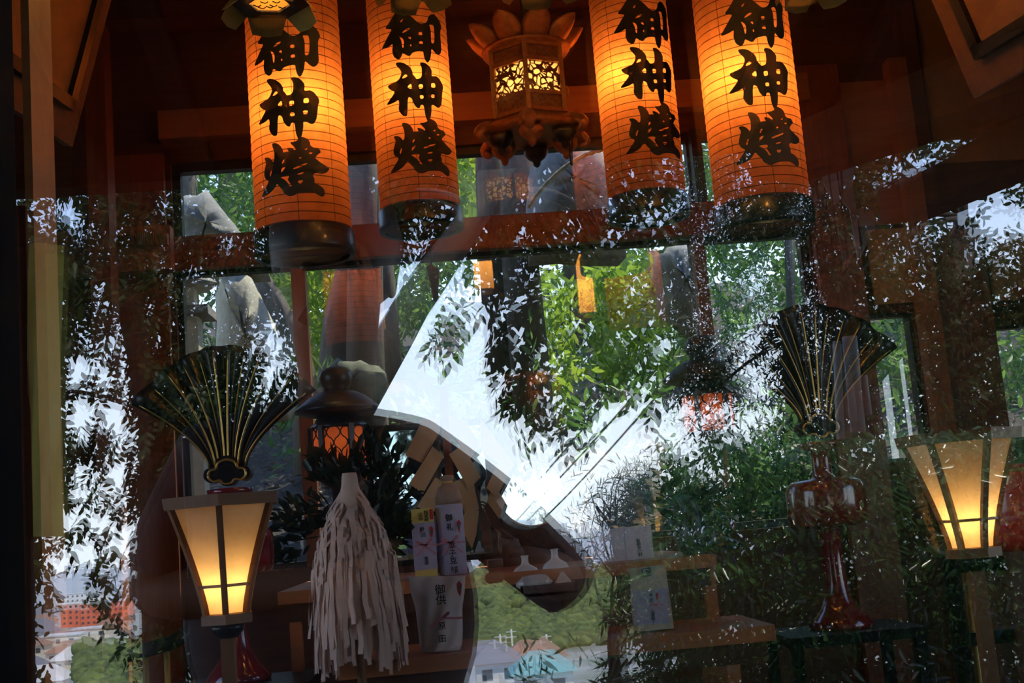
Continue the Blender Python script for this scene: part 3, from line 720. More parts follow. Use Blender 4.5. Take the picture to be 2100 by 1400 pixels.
# ------------------------------------------------------------------ paper streamer wand
WY = 3.0; wc = P(718, 1000, WY); k = mm(WY)
t = thing('streamer_wand', 'wand thickly hung with cut white paper streamers, left of the rice bag', 'wand', (wc.x, wc.y, FLOORZ))
obj('stick', MB().tube([(wc.x, wc.y, FLOORZ), (wc.x, wc.y, wc.z+26*k)], .011, 10), W_LAMP, t)
obj('stand', MB().lathe((wc.x, wc.y, FLOORZ), [(.09, 0), (.09, .03), (.03, .05), (.02, .12)], 20), W_DARK, t)
obj('paper_head', MB().lathe(wc, [(14*k, 30*k), (16*k, 22*k), (17*k, 8*k), (20*k, -5*k), (34*k, -30*k), (30*k, -60*k)], 20), WHITEP, t)
strips = []
r_ = random.Random(3)
for i in range(430):
    az = r_.uniform(0, 2*pi); lay = r_.random()**.8                # lay: 0 top of the head .. 1 lower tiers
    z0 = -8*k-lay*150*k; r0 = (20+ (52+r_.uniform(-6, 8))*min(1, (lay+.08)*1.35)**.6)*k
    zend = -(150+lay*190+r_.uniform(-45, 45))*k
    if lay > .55: zend = -r_.uniform(255, 372)*k
    wd = r_.uniform(3.4, 6.2)*k; spread = r_.uniform(.0, 22)*k
    pts = []; n_ = 12; tw = r_.uniform(-.7, .7); ph_ = r_.uniform(0, 6)
    for j in range(n_+1):
        v = j/n_; rr = r0+spread*v**.7+2.2*k*sin(v*7+ph_)
        if v < .12: rr = r0*(.55+.45*v/.12)
        z = z0+(zend-z0)*v+ (0 if v > .12 else 6*k*(1-v/.12))
        pts.append((rr, z, az+.02*sin(v*5+ph_), tw*v+.25*sin(v*8+ph_)))
    vs = []
    for rr, z, a, w2 in pts:
        p = Vector((wc.x+rr*cos(a), wc.y+rr*sin(a), wc.z+z)); s_ = Vector((-sin(a+w2), cos(a+w2), .12*sin(ph_)))
        zz_ = .8*k*((int(z/(26*k)) % 2)*2-1)
        p += Vector((-sin(a), cos(a), 0))*zz_
        vs += [p-s_*wd, p+s_*wd]
    fs = [(2*j, 2*j+1, 2*j+3, 2*j+2) for j in range(n_)]
    strips.append((sin(az)-lay*.15, vs, fs))
strips.sort(key=lambda s: s[0])
rest = MB()
for i, (_, vs, fs) in enumerate(strips):
    if i < 95: obj('paper_strip', MB().add(vs, fs), WHITEP, t)
    else: rest.add(vs, fs)
o = obj('paper_strips_behind', rest, WHITEP, t); o['kind'] = 'stuff'

# ------------------------------------------------------------------ tan zigzag papers on a red post
GYY = 3.95
t = thing('zigzag_paper_wand', 'tan folded zigzag papers hanging from a reddish post behind the wrapped bottles', 'wand', (P(917, 1100, GYY).x, GYY, zu))
p0 = P(914, 868, GYY); pz = MB().box((p0.x-.014, GYY-.012, zu), (p0.x+.014, GYY+.012, p0.z+.12)); obj('post', pz, W_REDV, t)
obj('post_foot', MB().box((p0.x-.06, GYY-.05, zu), (p0.x+.06, GYY+.05, zu+.03)), W_DARK, t)
def G(x, y): return 560+x*.4, 840+y*.4
ZIG = [('left', [[(775, 30), (858, 50), (856, 110), (762, 272), (678, 232)], [(818, 188), (876, 238), (768, 432), (698, 378)], [(832, 345), (874, 372), (860, 520), (800, 520), (738, 498)]]),
       ('right', [[(902, 30), (985, 52), (1068, 186), (1012, 244), (904, 110)], [(965, 186), (1030, 226), (1012, 250), (1066, 346), (1004, 405), (902, 228)], [(1000, 336), (1030, 380), (1056, 508), (1000, 560), (914, 376)], [(1000, 470), (1056, 520), (1042, 640), (1020, 712), (960, 600)]]),
       ('far', [[(1062, 40), (1140, 150), (1232, 276), (1186, 300), (1066, 208)], [(1180, 210), (1234, 282), (1146, 446), (1094, 400)], [(1130, 380), (1190, 470), (1160, 560), (1096, 470)]])]
for nm, panels in ZIG:
    for i, pn in enumerate(panels):
        yy = GYY-.020-.008*(i % 2)-(.02 if nm == 'far' else 0)
        obj('zigzag_fold', MB().prism([P(*G(x, y), yy) for x, y in pn], (0, .0035, 0)), TANP, t)
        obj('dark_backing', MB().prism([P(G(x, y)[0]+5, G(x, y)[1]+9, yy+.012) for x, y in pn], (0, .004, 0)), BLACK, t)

# ------------------------------------------------------------------ offerings on the upper shelf
# boxed sake
BYY = 3.60; x0, x1, z0, z1 = rect(847, 1042, 893, 1182, BYY)
t = thing('gift_carton', 'slim yellow bottle carton banded with lavender paper, left of the wrapped bottle', 'carton', ((x0+x1)/2, BYY+.04, zu))
obj('carton', MB().box((x0, BYY, zu), (x1, BYY+.07, z1)), YELLOWC, t)
zq = lambda py: P(868, py, BYY).z
o = obj('paper_band', MB().box((x0-.0012, BYY-.0012, zq(1168)), (x1+.0012, BYY+.0712, zq(1071))), LAV, t)
text([('純', 873, 1050), ('米', 874, 1058), ('吟', 875, 1066), ('山', 862, 1054), ('田', 863, 1063)], BYY-.001, .0125, INK, t)
text([('献', 866, 1085), ('酒', 868, 1096)], BYY-.0026, .015, INK, t); text([('奥', 874, 1145), ('田', 875, 1154)], BYY-.0026, .012, INK, t)
flat('red_seal', [(880, 1044), (887, 1043), (889, 1064), (882, 1065)], BYY-.001, REDP, t)
flat('noshi_print', [(880, 1082), (884, 1078), (889, 1083), (888, 1094), (886, 1103), (882, 1096)], BYY-.0026, REDP, t)
flat('noshi_centre', [(882, 1086), (887, 1086), (887, 1096), (883, 1094)], BYY-.0034, GREENP, t)
def ribbon(cx, cy, s, Y, parent, m=PINKR):
    for pts in ([(-26, 4), (-14, -3), (0, 0), (14, -3), (26, -2)], [(0, 0), (-14, -10), (-24, -12), (-22, -4), (0, 0)], [(0, 0), (8, -14), (17, -20), (18, -12), (0, 0)], [(0, 0), (-8, 12), (-17, 22)], [(0, 0), (10, 8), (22, 18)]):
        q = bezier([P(cx+x*s, cy+y*s, Y) for x, y in pts], 12)
        vs = []
        for i, p in enumerate(q):
            d = (q[min(i+1, 12)]-q[max(i-1, 0)]).normalized(); nrm = Vector((-d.z, 0, d.x))*.0013*s*1.6
            vs += [p-nrm, p+nrm]
        obj('ribbon_print', MB().add(vs, [(2*i, 2*i+1, 2*i+3, 2*i+2) for i in range(12)]), m, parent)
ribbon(872, 1118, 1.0, BYY-.0024, t)
# wrapped bottle
bx = P(925, 1100, BYY+.02); br = .041; zt = P(922, 1032, BYY).z
t = thing('wrapped_bottle', 'bottle wrapped in lavender paper with brown gathered neck cloth', 'bottle', (bx.x, BYY+.05, zu))
c = (bx.x, BYY+.045, zu)
obj('paper_wrap', MB().lathe(c, [(br-.004, 0), (br, .004), (br, zt-zu-.006), (br-.003, zt-zu)], 40), LAV, t)
hn = P(915, 985, BYY).z-zu; h0 = zt-zu
obj('neck_cloth', MB().lathe(c, [(br-.002, h0-.004), (br*.96, h0+.02), (br*.72, h0+.05), (br*.42, hn-.012), (br*.36, hn-.004), (br*.5, hn+.008), (br*.45, hn+.016), (.002, hn+.018)], 24), mat('brown neck cloth', (.34, .22, .15), .6, 0, (.44, .30, .22), 40.), t)
obj('tie', MB().lathe(c, [(br*.37, hn-.008), (br*.41, hn-.006), (br*.41, hn-.001), (br*.37, hn)], 20), GOLD, t)
yf = BYY+.045-br-.0008
text([('御', 920, 1061), ('礼', 922, 1080), ('平', 927, 1121), ('子', 928, 1134), ('克', 930, 1149), ('郎', 932, 1168)], yf, .022, INK, t)
flat('noshi_print', [(936, 1071), (940, 1065), (945, 1070), (944, 1082), (942, 1094), (938, 1083)], yf, REDP, t); flat('noshi_centre', [(938, 1074), (943, 1074), (942, 1085), (939, 1083)], yf-.001, GREENP, t)
ribbon(925, 1113, 1.1, yf, t)
# rice bag on the lower step
RY = 3.10
out = [(836, 1180), (860, 1184), (952, 1180), (955, 1190), (952, 1215), (947, 1240), (950, 1290), (951, 1308), (945, 1328), (928, 1336), (872, 1336), (862, 1330), (858, 1300), (853, 1250), (843, 1215)]
t = thing('rice_bag', 'pinkish white paper rice bag with black writing standing on the lower altar step', 'bag', (P(905, 1334, RY).x, RY+.04, zlw))
bm = bmesh.new(); nu, nv = 16, 22
L_ = [(838, 1182), (842, 1212), (852, 1248), (858, 1296), (862, 1328), (866, 1335)]; R_ = [(954, 1180), (953, 1212), (948, 1244), (949, 1290), (948, 1318), (944, 1331)]
def interp(Lp, v):
    t_ = v*(len(Lp)-1); i = min(int(t_), len(Lp)-2); f = t_-i
    return Lp[i][0]+(Lp[i+1][0]-Lp[i][0])*f, Lp[i][1]+(Lp[i+1][1]-Lp[i][1])*f
mb = MB(); vs = []
for side in (0, 1):
    for j in range(nv+1):
        v = j/nv; l, r = interp(L_, v), interp(R_, v)
        for i in range(nu+1):
            u = i/nu; th = .006+.040*min(1, v*1.6)*(sin(pi*u)**.45 if 0 < u < 1 else 0)
            th += .003*sin(u*17+v*9)+.0025*sin(v*26+u*5)
            p = P(l[0]+(r[0]-l[0])*u, l[1]+(r[1]-l[1])*u, RY+.045)
            p.y += -th if side == 0 else th; vs.append(p)
m_ = (nu+1)*(nv+1); fs = []
for j in range(nv):
    for i in range(nu):
        a = j*(nu+1)+i; q = (a, a+1, a+nu+2, a+nu+1); fs += [q, tuple(x+m_ for x in reversed(q))]
for j in range(nv):
    for i in (0, nu):
        a = j*(nu+1)+i; b = a+nu+1; fs.append((a, b, b+m_, a+m_))
for i in range(nu):
    for j in (0, nv):
        a = j*(nu+1)+i; fs.append((a, a+1, a+1+m_, a+m_))
obj('paper_bag', MB().add(vs, fs, True), PINKW, t)
yf = RY-.0055
text([('御', 902, 1208), ('供', 904, 1229)], yf, .026, INK, t); text([('原', 906, 1283), ('田', 907, 1309)], yf, .020, INK, t)
flat('noshi_print', [(936, 1197), (941, 1190), (947, 1197), (946, 1214), (943, 1223), (938, 1212)], yf, REDP, t); flat('noshi_centre', [(938, 1201), (945, 1200), (944, 1212), (940, 1210)], yf-.001, GREENP, t)
for pts in ([(884, 1286), (898, 1274), (912, 1262), (926, 1244), (926, 1252), (916, 1266), (910, 1262)], [(908, 1266), (930, 1268), (948, 1266)]):
    q = bezier([P(x, y, yf) for x, y in pts], 14); vs = []
    for i, p in enumerate(q):
        d = (q[min(i+1, 14)]-q[max(i-1, 0)]).normalized(); nrm = Vector((-d.z, 0, d.x))*.0028; vs += [p-nrm, p+nrm]
    obj('ribbon_print', MB().add(vs, [(2*i, 2*i+1, 2*i+3, 2*i+2) for i in range(14)]), PINKR, t)
# white gift box on the shelf and the paper bag on the step to its right
GB = 3.62; x0, x1, z0, z1 = rect(1226, 1082, 1339, 1156, GB)
t = thing('gift_box', 'white wrapped gift box on the upper shelf, right of the round mirror', 'box', ((x0+x1)/2, GB+.08, zu))
obj('wrapped_box', MB().box((x0, GB, zu), (x1, GB+.15, z1)), WHITEBOX, t)
obj('paper_seam', MB().box(((x0+x1)/2-.001, GB-.0015, zu), ((x0+x1)/2+.001, GB, z1)), LAV, t)
text([('奉', 1309, 1108), ('納', 1310, 1115), ('金', 1311, 1122), ('一', 1312, 1129), ('封', 1313, 1136)], GB-.001, .013, INK, t)
text([('山', 1246, 1122), ('上', 1246, 1130), ('下', 1247, 1138)], GB-.001, .014, INK, t)
PB = 3.14
t = thing('paper_bag', 'buff paper bag with lavender front and blue square stamp on the lower step', 'bag', (P(1333, 1294, PB).x, PB+.03, zlw))
prof = [((1286, 1166), (1361, 1158)), ((1294, 1184), (1364, 1172)), ((1297, 1225), (1368, 1214)), ((1300, 1262), (1373, 1254)), ((1303, 1293), (1377, 1286))]
vs = []; th = [.004, .014, .03, .034, .034]
for i, (a, b) in enumerate(prof):
    for q, s_ in ((a, -1), (b, -1), (b, 1), (a, 1)):
        p = P(q[0], q[1], PB+.035); p.y += s_*th[i]; vs.append(p)
fs = [(4*i+j, 4*i+(j+1) % 4, 4*i+4+(j+1) % 4, 4*i+4+j) for i in range(4) for j in range(4)]+[(0, 1, 2, 3), (19, 18, 17, 16)]
obj('bag_body', MB().add(vs, fs), mat('buff bag paper', (.52, .42, .32), .8, 0, (.60, .50, .38), 9.), t)
yf = PB+.0
flat('lavender_front', [(1297, 1212), (1368, 1205), (1374, 1276), (1301, 1284)], yf, LAV, t)
flat('blue_stamp', [(1315, 1166), (1334, 1162), (1336, 1180), (1317, 1183)], PB+.018, mat('blue stamp ink', (.06, .10, .13), .7), t)
ring = [P(1326+7*cos(a*pi/8), 1173+6*sin(a*pi/8), PB+.0165) for a in range(0, 15)]
obj('stamp_mark', MB().tube(ring, .0011, 5), PINKW, t)
text([('奉', 1335, 1219), ('献', 1336, 1230), ('山', 1339, 1254), ('本', 1339, 1260), ('桃', 1340, 1267), ('子', 1340, 1273)], yf-.0007, .010, INK, t)
flat('noshi_print', [(1344, 1218), (1347, 1214), (1350, 1218), (1349, 1228), (1347, 1230)], yf-.0007, REDP, t)
ribbon(1345, 1240, .55, yf-.0007, t)

# ------------------------------------------------------------------ round mirror on carved stand
MY = 4.0; mc = P(1090, 1010, MY); mr0 = 68*mm(MY)
t = thing('round_mirror', 'bright round shrine mirror on a carved brown cloud-shaped stand', 'mirror', (mc.x, MY, zu))
def disc(c, r, th, nrm, nseg=64):
    n_ = Vector(nrm).normalized(); u = n_.cross(Vector((0, 0, 1))).normalized(); v = u.cross(n_)
    mb = MB(); a = [Vector(c)+(u*cos(2*pi*i/nseg)+v*sin(2*pi*i/nseg))*r for i in range(nseg)]
    vs = a+[p-n_*th for p in a]
    mb.add(vs, [tuple(range(nseg)), tuple(range(2*nseg-1, nseg-1, -1))]+[(i, (i+1) % nseg, (i+1) % nseg+nseg, i+nseg) for i in range(nseg)]); return mb, u, v
MN = Vector((-.018, -1, -.003))
mb, u_, v_ = disc(mc, mr0, .006, MN); obj('mirror_face', mb, MIRROR, t)
obj('mirror_rim', MB().tube([mc+(u_*cos(2*pi*i/48)+v_*sin(2*pi*i/48))*mr0 for i in range(49)], .0035, 8, cap=False), mat('steel rim', (.5, .5, .52), .25, 1.), t)
k = mm(MY)
sil = [(-96, -160), (-90, -148), (-72, -150), (-66, -126), (-78, -104), (-70, -78), (-86, -60), (-100, -20), (-86, -6), (-94, 26), (-88, 40), (-70, 18), (-72, -14), (-58, -44), (-34, -64), (0, -70), (30, -64), (46, -48), (58, -58), (72, -62), (78, -80), (70, -92), (82, -120), (78, -138), (92, -150), (96, -160)]
obj('carved_stand', MB().prism([(mc.x+x*k, MY+.012, max(zu+.02, mc.z+z*k)) for x, z in chaikin(sil, 2)], (0, .045, 0)), WSTAND, t)
obj('stand_plinth', MB().box((mc.x-.16, MY-.04, zu), (mc.x+.15, MY+.09, zu+.024)), WSTAND, t)
for (sx, sz, r0) in ((8, -92, 24), (-50, -56, 18), (-66, -20, 14), (52, -80, 15), (-34, -96, 18), (40, -122, 16), (-44, -130, 16)):
    sw = [Vector((mc.x+(sx+r0*(1-i/30)*cos(i*.42))*k, MY+.008, mc.z+(sz+r0*(1-i/30)*sin(i*.42))*k)) for i in range(24)]
    obj('carved_swirl', MB().tube(sw, .0034, 6), WSTAND, t)
# tall mirror panel standing at the back of the altar
PY = 4.40
x0, x1, z0, z1 = rect(762, 872, 1008, 1150, PY)
t = thing('panel_mirror', 'dark framed upright mirror panel behind the tan zigzag papers, showing pale sky', 'mirror', ((x0+x1)/2, PY+.02, FLOORZ))
tl_ = -.0175
def tm(x, z, off): return (x, PY+off+(z-z0)*tl_+(x-x0)*.04, z)
obj('mirror_glass', MB().add([tm(x0, z0, 0), tm(x1, z0, 0), tm(x1, z1, 0), tm(x0, z1, 0), tm(x0, z0, .006), tm(x1, z0, .006), tm(x1, z1, .006), tm(x0, z1, .006)], [(0, 1, 2, 3), (7, 6, 5, 4), (0, 4, 5, 1), (1, 5, 6, 2), (2, 6, 7, 3), (3, 7, 4, 0)]), mat('old mirror', (.60, .74, .78), .02, 1.), t)
fr = MB()
for a, b in (((x0, z0), (x0, z1)), ((x1, z0), (x1, z1)), ((x0, z1), (x1, z1)), ((x0, z0), (x1, z0))): fr.beam(tm(*a, -.004), tm(*b, -.004), .022, .03, (0, 1, 0))
obj('frame', fr, BLACK, t)
obj('stand', MB().box((x0, PY-.03, FLOORZ), (x1, PY+.08, z0-.01)), W_DARK, t)

# ------------------------------------------------------------------ maroon tray with white vessels
TY = 3.36; x0, x1, z0, z1 = rect(1068, 1196, 1184, 1216, TY)
ztop = P(1126, 1197, TY).z
t = thing('lacquer_tray', 'maroon lacquer offering tray below the round mirror', 'tray', ((x0+x1)/2, TY+.09, zlw))
tr = MB().box((x0, TY, ztop-.03), (x1, TY+.17, ztop-.022))
for a, b in (((x0, TY), (x1, TY+.006)), ((x0, TY+.164), (x1, TY+.17)), ((x0, TY), (x0+.006, TY+.17)), ((x1-.006, TY), (x1, TY+.17))): tr.box((a[0], a[1], ztop-.03), (b[0], b[1], ztop))
obj('tray_top', tr, DREDLAC, t)
obj('pedestal', MB().lathe(((x0+x1)/2, TY+.085, 0), [(.062, zlw), (.062, zlw+.01), (.052, zlw+.02), (.052, ztop-.032), (.062, ztop-.03)], 4, False, True, pi/4), DREDLAC, t)
obj('foot_rail', MB().box((x0-.004, TY-.004, ztop-.045), (x1+.004, TY+.174, ztop-.03)), DREDLAC, t)
zin = ztop-.022
def jar(px, Y, hpx, lab):
    k = mm(Y); c = P(px, 1180, Y); z = zin
    t = thing('sake_jar', lab, 'jar', (c.x, c.y, z), 'white sake jars on the tray')
    prof = [(11, 0), (14, 1), (20, 8), (25, 18), (27.5, 28), (27, 36), (22, 42), (12, 47), (8, 50), (7, 55), (7.2, 62), (9, 65), (7, 65), (5.5, 60)]
    s_ = hpx/65
    obj('jar_body', MB().lathe((c.x, c.y, z), [(r*k, zz*k*s_) for r, zz in prof], 32), CERAM, t)
jar(1079, 3.49, 72, 'left round white sake jar on the maroon tray')
jar(1141, 3.49, 80, 'right round white sake jar on the maroon tray, behind the salt dish')
k = mm(3.42); a_ = Vector((P(1058, 1192, 3.40).x, 3.41, zin+.024)); b_ = Vector((P(1128, 1186, 3.40).x, 3.41, zin+.026))
t = thing('water_jar', 'small white ribbed water vessel lying on its side on the tray', 'jar', ((a_.x+b_.x)/2, 3.41, zin), None)
d = (b_-a_)
obj('vessel_body', MB().tube([a_, a_+d*.05, a_+d*.2, a_+d*.24, a_+d*.27, a_+d*.31, a_+d*.34, a_+d*.4, a_+d*.7, a_+d*.9, b_], [.004, .009, .020, .0215, .020, .0225, .021, .023, .024, .021, .012], 20), CERAM, t)
obj('lid_knob', MB().ell(b_, (.008, .006, .006)), CERAM, t)
c = Vector((P(1155, 1186, 3.40).x, 3.41, zin)); k = mm(3.4)
t = thing('salt_dish', 'shallow white dish with a pointed heap of salt on the tray', 'dish', c)
obj('dish', MB().lathe(c, [(12*k, 0), (13*k, 3*k), (22*k, 9*k), (27*k, 14*k), (25*k, 14*k), (12*k, 8*k), (0.5*k, 8*k)], 30), CERAM, t)
obj('salt_heap', MB().lathe(c, [(22*k, 10*k), (20*k, 13*k), (11*k, 24*k), (3*k, 35*k), (.4*k, 37*k)], 24), SALT, t)

# ------------------------------------------------------------------ lacquer balustrades, red drum
def balustrade(pts, Y, lab, posts):
    a, b = P(*pts[0], Y), P(*pts[1], Y)
    t = thing('balustrade', lab, 'railing', ((a.x+b.x)/2, Y, FLOORZ), 'lacquer balustrades')
    obj('rail', MB().tube([a, a.lerp(b, .5), b, b+(b-a).normalized()*.03+Vector((0, 0, .012))], .017, 12), BLACK, t)
    obj('lower_rail', MB().beam(Vector((a.x, Y, a.z-.17)), Vector((b.x, Y, b.z-.17)), .02, .03), BLACK, t)
    for px in posts:
        f = (P(px, pts[0][1], Y).x-a.x)/(b.x-a.x); q = a.lerp(b, f)
        obj('brass_post', MB().lathe((q.x, Y, FLOORZ), [(.007, 0), (.007, q.z-FLOORZ)], 12), BRASS, t)
    for e_, s_ in ((a, -1),):
        obj('end_post', MB().lathe((a.x-.01, Y, FLOORZ), [(.022, 0), (.022, a.z-FLOORZ+.02), (.028, a.z-FLOORZ+.026), (.024, a.z-FLOORZ+.05), (.004, a.z-FLOORZ+.062)], 16), BLACK, t)
balustrade([(252, 1345), (352, 1318)], 2.9, 'black lacquer railing with brass posts at the lower left', (298, 342))
balustrade([(1958, 1162), (2130, 1148)], 2.9, 'black lacquer railing with brass posts at the lower right', (1978, 2070))
DY = 2.95; c = P(2095, 1038, DY)
t = thing('red_drum', 'bright red round lacquered drum at the right edge behind the paper lamp', 'drum', (c.x, c.y, FLOORZ))
R = 88*mm(DY)
obj('drum_body', MB().lathe((c.x, c.y, c.z-R), [(R*.80, 0), (R*.93, R*.3), (R, R), (R*.93, R*1.7), (R*.8, R*2)], 40), mat('scarlet lacquer', (.55, .012, .016), .3, 0, None, coat=.5), t)
obj('stand', MB().box((c.x-.09, c.y-.09, FLOORZ), (c.x+.09, c.y+.09, c.z-R)), W_DARK, t)
obj('studs', MB().tube([(c.x+R*.86*cos(a*pi/20), c.y+R*.86*sin(a*pi/20), c.z+R*.86) for a in range(41)], .005, 6, cap=False), BRASS, t)

# ------------------------------------------------------------------ sacred evergreen sprays in vases
def npleaves(name, pos, dirs, nrm, L, wr, m, parent, fold=.12):
    """pointed leaves: two folded halves each"""
    d = dirs/np.linalg.norm(dirs, axis=1, keepdims=True); n_ = nrm-(nrm*d).sum(1, keepdims=True)*d
    n_ /= np.linalg.norm(n_, axis=1, keepdims=True)+1e-9; s = np.cross(d, n_)
    tpl = np.array([(0, 0, 0), (.3, .42, 1), (.68, .36, .8), (1, 0, -.4), (.68, -.36, .8), (.3, -.42, 1)])
    L = L[:, None, None]
    V = pos[:, None]+L*(tpl[None, :, :1]*d[:, None]+tpl[None, :, 1:2]*wr*s[:, None]+tpl[None, :, 2:3]*fold*wr*n_[:, None])
    k = len(pos); V = V.reshape(-1, 3); b = (np.arange(k)*6)[:, None]
    Q = np.concatenate([b+np.array([[0, 1, 2, 3]]), b+np.array([[3, 4, 5, 0]])], 1).reshape(-1, 4)
    return npmesh(name, V, Q, m, parent)
LEAFD = leafmat('evergreen leaf', (.010, .022, .009), (.018, .036, .014), .2, .35)
def spray(base, blobs, Y, n_, L, lab):
    t = thing('evergreen_spray', lab, 'plant', base)
    obj('vase', MB().lathe(base, [(.03, 0), (.045, .03), (.05, .07), (.035, .12), (.022, .15), (.028, .17), (.02, .17)], 24), DBRONZE, t)
    ps = []
    for i, (bx, by, rx, ry, wgt) in enumerate(blobs):
        q = int(n_*wgt); c = np.array(P(bx, by, Y)); k = mm(Y)
        r = rng.normal(size=(q, 3)); r /= np.linalg.norm(r, axis=1, keepdims=True); r *= rng.random((q, 1))**.4
        ps.append(c+r*np.array([rx*k, min(rx, ry)*k*.8, ry*k]))
        st = MB().tube(bezier([Vector(base)+Vector((0, 0, .15)), Vector(base).lerp(Vector(c), .5)+Vector((0, 0, .08)), Vector(c)], 8), [.005-.0004*j for j in range(9)], 6)
        obj('stem', st, DBARK, t)
    p = np.concatenate(ps); o = np.array(base)+np.array([0, 0, .1])
    d = (p-o); d /= np.linalg.norm(d, axis=1, keepdims=True); d += rng.normal(size=d.shape)*.55
    nn = rng.normal(size=d.shape); nn[:, 2] += 1.2; nn[:, 1] -= .6
    npleaves('leaves', p, d, nn, rng.uniform(.75, 1.2, len(p))*L, .48, LEAFD, t)
bs = P(745, 1160, 3.62); spray((bs.x, 3.62, zu), [(690, 960, 60, 45, .25), (770, 940, 55, 50, .3), (800, 1010, 45, 50, .25), (630, 1060, 60, 45, .25), (770, 1090, 50, 60, .3), (600, 1110, 40, 50, .15), (820, 1080, 25, 50, .12)], 3.62, 260, .055, 'dark evergreen spray in a vase behind the white streamer wand')
bs = P(1425, 1150, 3.62); spray((bs.x, 3.62, zu), [(1430, 960, 50, 40, .3), (1400, 1020, 50, 50, .3), (1460, 1040, 45, 50, .3)], 3.62, 160, .055, 'dark evergreen spray in a vase at the right end of the upper shelf')

# ------------------------------------------------------------------ framed pictures leaning out from the upper side walls
def picture(lab, C, e1, e2, w_, h_, art):
    """C lower far corner, e1 along the bottom edge, e2 up the side"""
    C, e1, e2 = Vector(C), Vector(e1).normalized(), Vector(e2).normalized(); nn = e1.cross(e2).normalized()
    t = thing('framed_picture', lab, 'picture', C, 'framed pictures high on the side walls')
    def q(u, v, o): return C+e1*u+e2*v+nn*o
    def bar(u0, v0, u1, v1, o0, o1, m, nm):
        mb = MB(); vs = [q(u, v, o) for o in (o0, o1) for u, v in ((u0, v0), (u1, v0), (u1, v1), (u0, v1))]
        mb.add(vs, [(0, 1, 2, 3), (7, 6, 5, 4), (0, 4, 5, 1), (1, 5, 6, 2), (2, 6, 7, 3), (3, 7, 4, 0)]); return obj(nm, mb, m, t)
    bar(0, 0, w_, h_, -.012, .012, W_DARK, 'backboard')
    b = .075
    for (u0, v0, u1, v1) in ((b, b, w_-b, b+.03), (b, h_-b-.03, w_-b, h_-b), (b, b, b+.03, h_-b), (w_-b-.03, b, w_-b, h_-b)):
        for sgn in (1,): bar(u0, v0, u1, v1, -.034, .034, BLACK, 'moulding')
    bar(b+.03, b+.03, w_-b-.03, h_-b-.03, -.02, .02, art, 'painting')
ART = mat('faded painting', (.16, .055, .014), .6, 0, (.30, .12, .03), 7.)
c = P(2005, 200, 2.75); picture('dark framed painting leaning out at the top right corner', c, (.22, -1, 0), (-.30, -.05, 1), 1.0, .8, ART)
c = P(140, 300, 3.1); picture('dark framed painting leaning out at the top left', c, (-.16, -1, 0), (.30, -.05, 1), 1.0, .8, ART)
# cord with a wooden knob tied before the rear windows
a_ = P(884, 470, 4.44); b_ = P(884, 600, 4.44)
t = thing('tied_cord', 'dark tied cord with a bundle hanging before the rear windows', 'cord', (a_.x, a_.y, b_.z))
obj('cord', MB().tube([Vector((a_.x-.012, a_.y, ZC+.02)), Vector((a_.x-.01, a_.y, P(884, 550, 4.44).z))], .004, 6), INK, t)
obj('bundle', MB().tube([Vector((a_.x-.02, 4.44, P(884, 545, 4.44).z)), Vector((a_.x-.004, 4.44, P(884, 556, 4.44).z)), Vector((a_.x, 4.6, b_.z))], [.012, .022, .009], 10), W_DARK, t)

# ================================================================== BEHIND THE SHRINE: trees, boulders, stones
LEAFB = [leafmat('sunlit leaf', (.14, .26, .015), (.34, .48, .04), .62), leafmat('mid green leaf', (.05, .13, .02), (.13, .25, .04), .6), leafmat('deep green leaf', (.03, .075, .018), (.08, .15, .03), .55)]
def trunk_mesh(pts, rads, n=12, wob=.08, seed=0):
    mb = MB(); mb.tube(pts, rads, n); r = random.Random(seed)
    mb.v = [(x+r.uniform(-1, 1)*wob*.12, y+r.uniform(-1, 1)*wob*.12, z) for x, y, z in mb.v]
    return mb
def leaf_cloud(polys, n_, y0, y1, conv, L, wr, m, parent, droop=.6, seed=1, clump=True, perspr=9, minz=None):
    """leaves on many short twigs inside outlines; conv turns pixel arrays and depth into places"""
    g = np.random.default_rng(seed)
    pos, dr, nr, ln = [], [], [], []
    for poly, wgt in polys:
        pl = np.array(poly, float); x0, y0_, x1, y1_ = pl[:, 0].min(), pl[:, 1].min(), pl[:, 0].max(), pl[:, 1].max()
        want = max(1, int(n_*wgt/perspr)); px = []; py = []
        while len(px) < want:
            X = g.uniform(x0, x1, want*3); Y = g.uniform(y0_, y1_, want*3); ins = np.zeros(len(X), bool)
            for (ax, ay), (bx, by) in zip(pl, np.roll(pl, -1, 0)):
                c = ((ay > Y) != (by > Y)) & (X < (bx-ax)*(Y-ay)/(by-ay+1e-9)+ax); ins ^= c
            px += list(X[ins]); py += list(Y[ins])
        px = np.array(px[:want]); py = np.array(py[:want]); D = g.uniform(y0, y1, want)
        c = conv(px, py, D)
        if minz is not None: c[:, 2] = np.maximum(c[:, 2], minz(c))
        td = g.normal(size=(want, 3)); td[:, 2] -= droop; td /= np.linalg.norm(td, axis=1, keepdims=True)
        side = np.cross(td, g.normal(size=(want, 3))); side /= np.linalg.norm(side, axis=1, keepdims=True)
        up = np.cross(side, td)
        for j in range(perspr):
            v = (j+.5)/perspr; sg = 1 if j % 2 else -1
            if j == perspr-1: d = td.copy()
            else: d = td*.65+side*sg*.85
            d = d+g.normal(size=d.shape)*.18; d[:, 2] -= droop*.35
            pos.append(c+td*(v-.5)*L*perspr*.32+g.normal(size=c.shape)*L*.12); dr.append(d); nr.append(up+g.normal(size=up.shape)*.35); ln.append(g.uniform(.7, 1.2, want)*L)
    return npleaves('leaves', np.concatenate(pos), np.concatenate(dr), np.concatenate(nr), np.concatenate(ln), wr, m, parent)
def convP(px, py, D): return Pa(px, py, D)
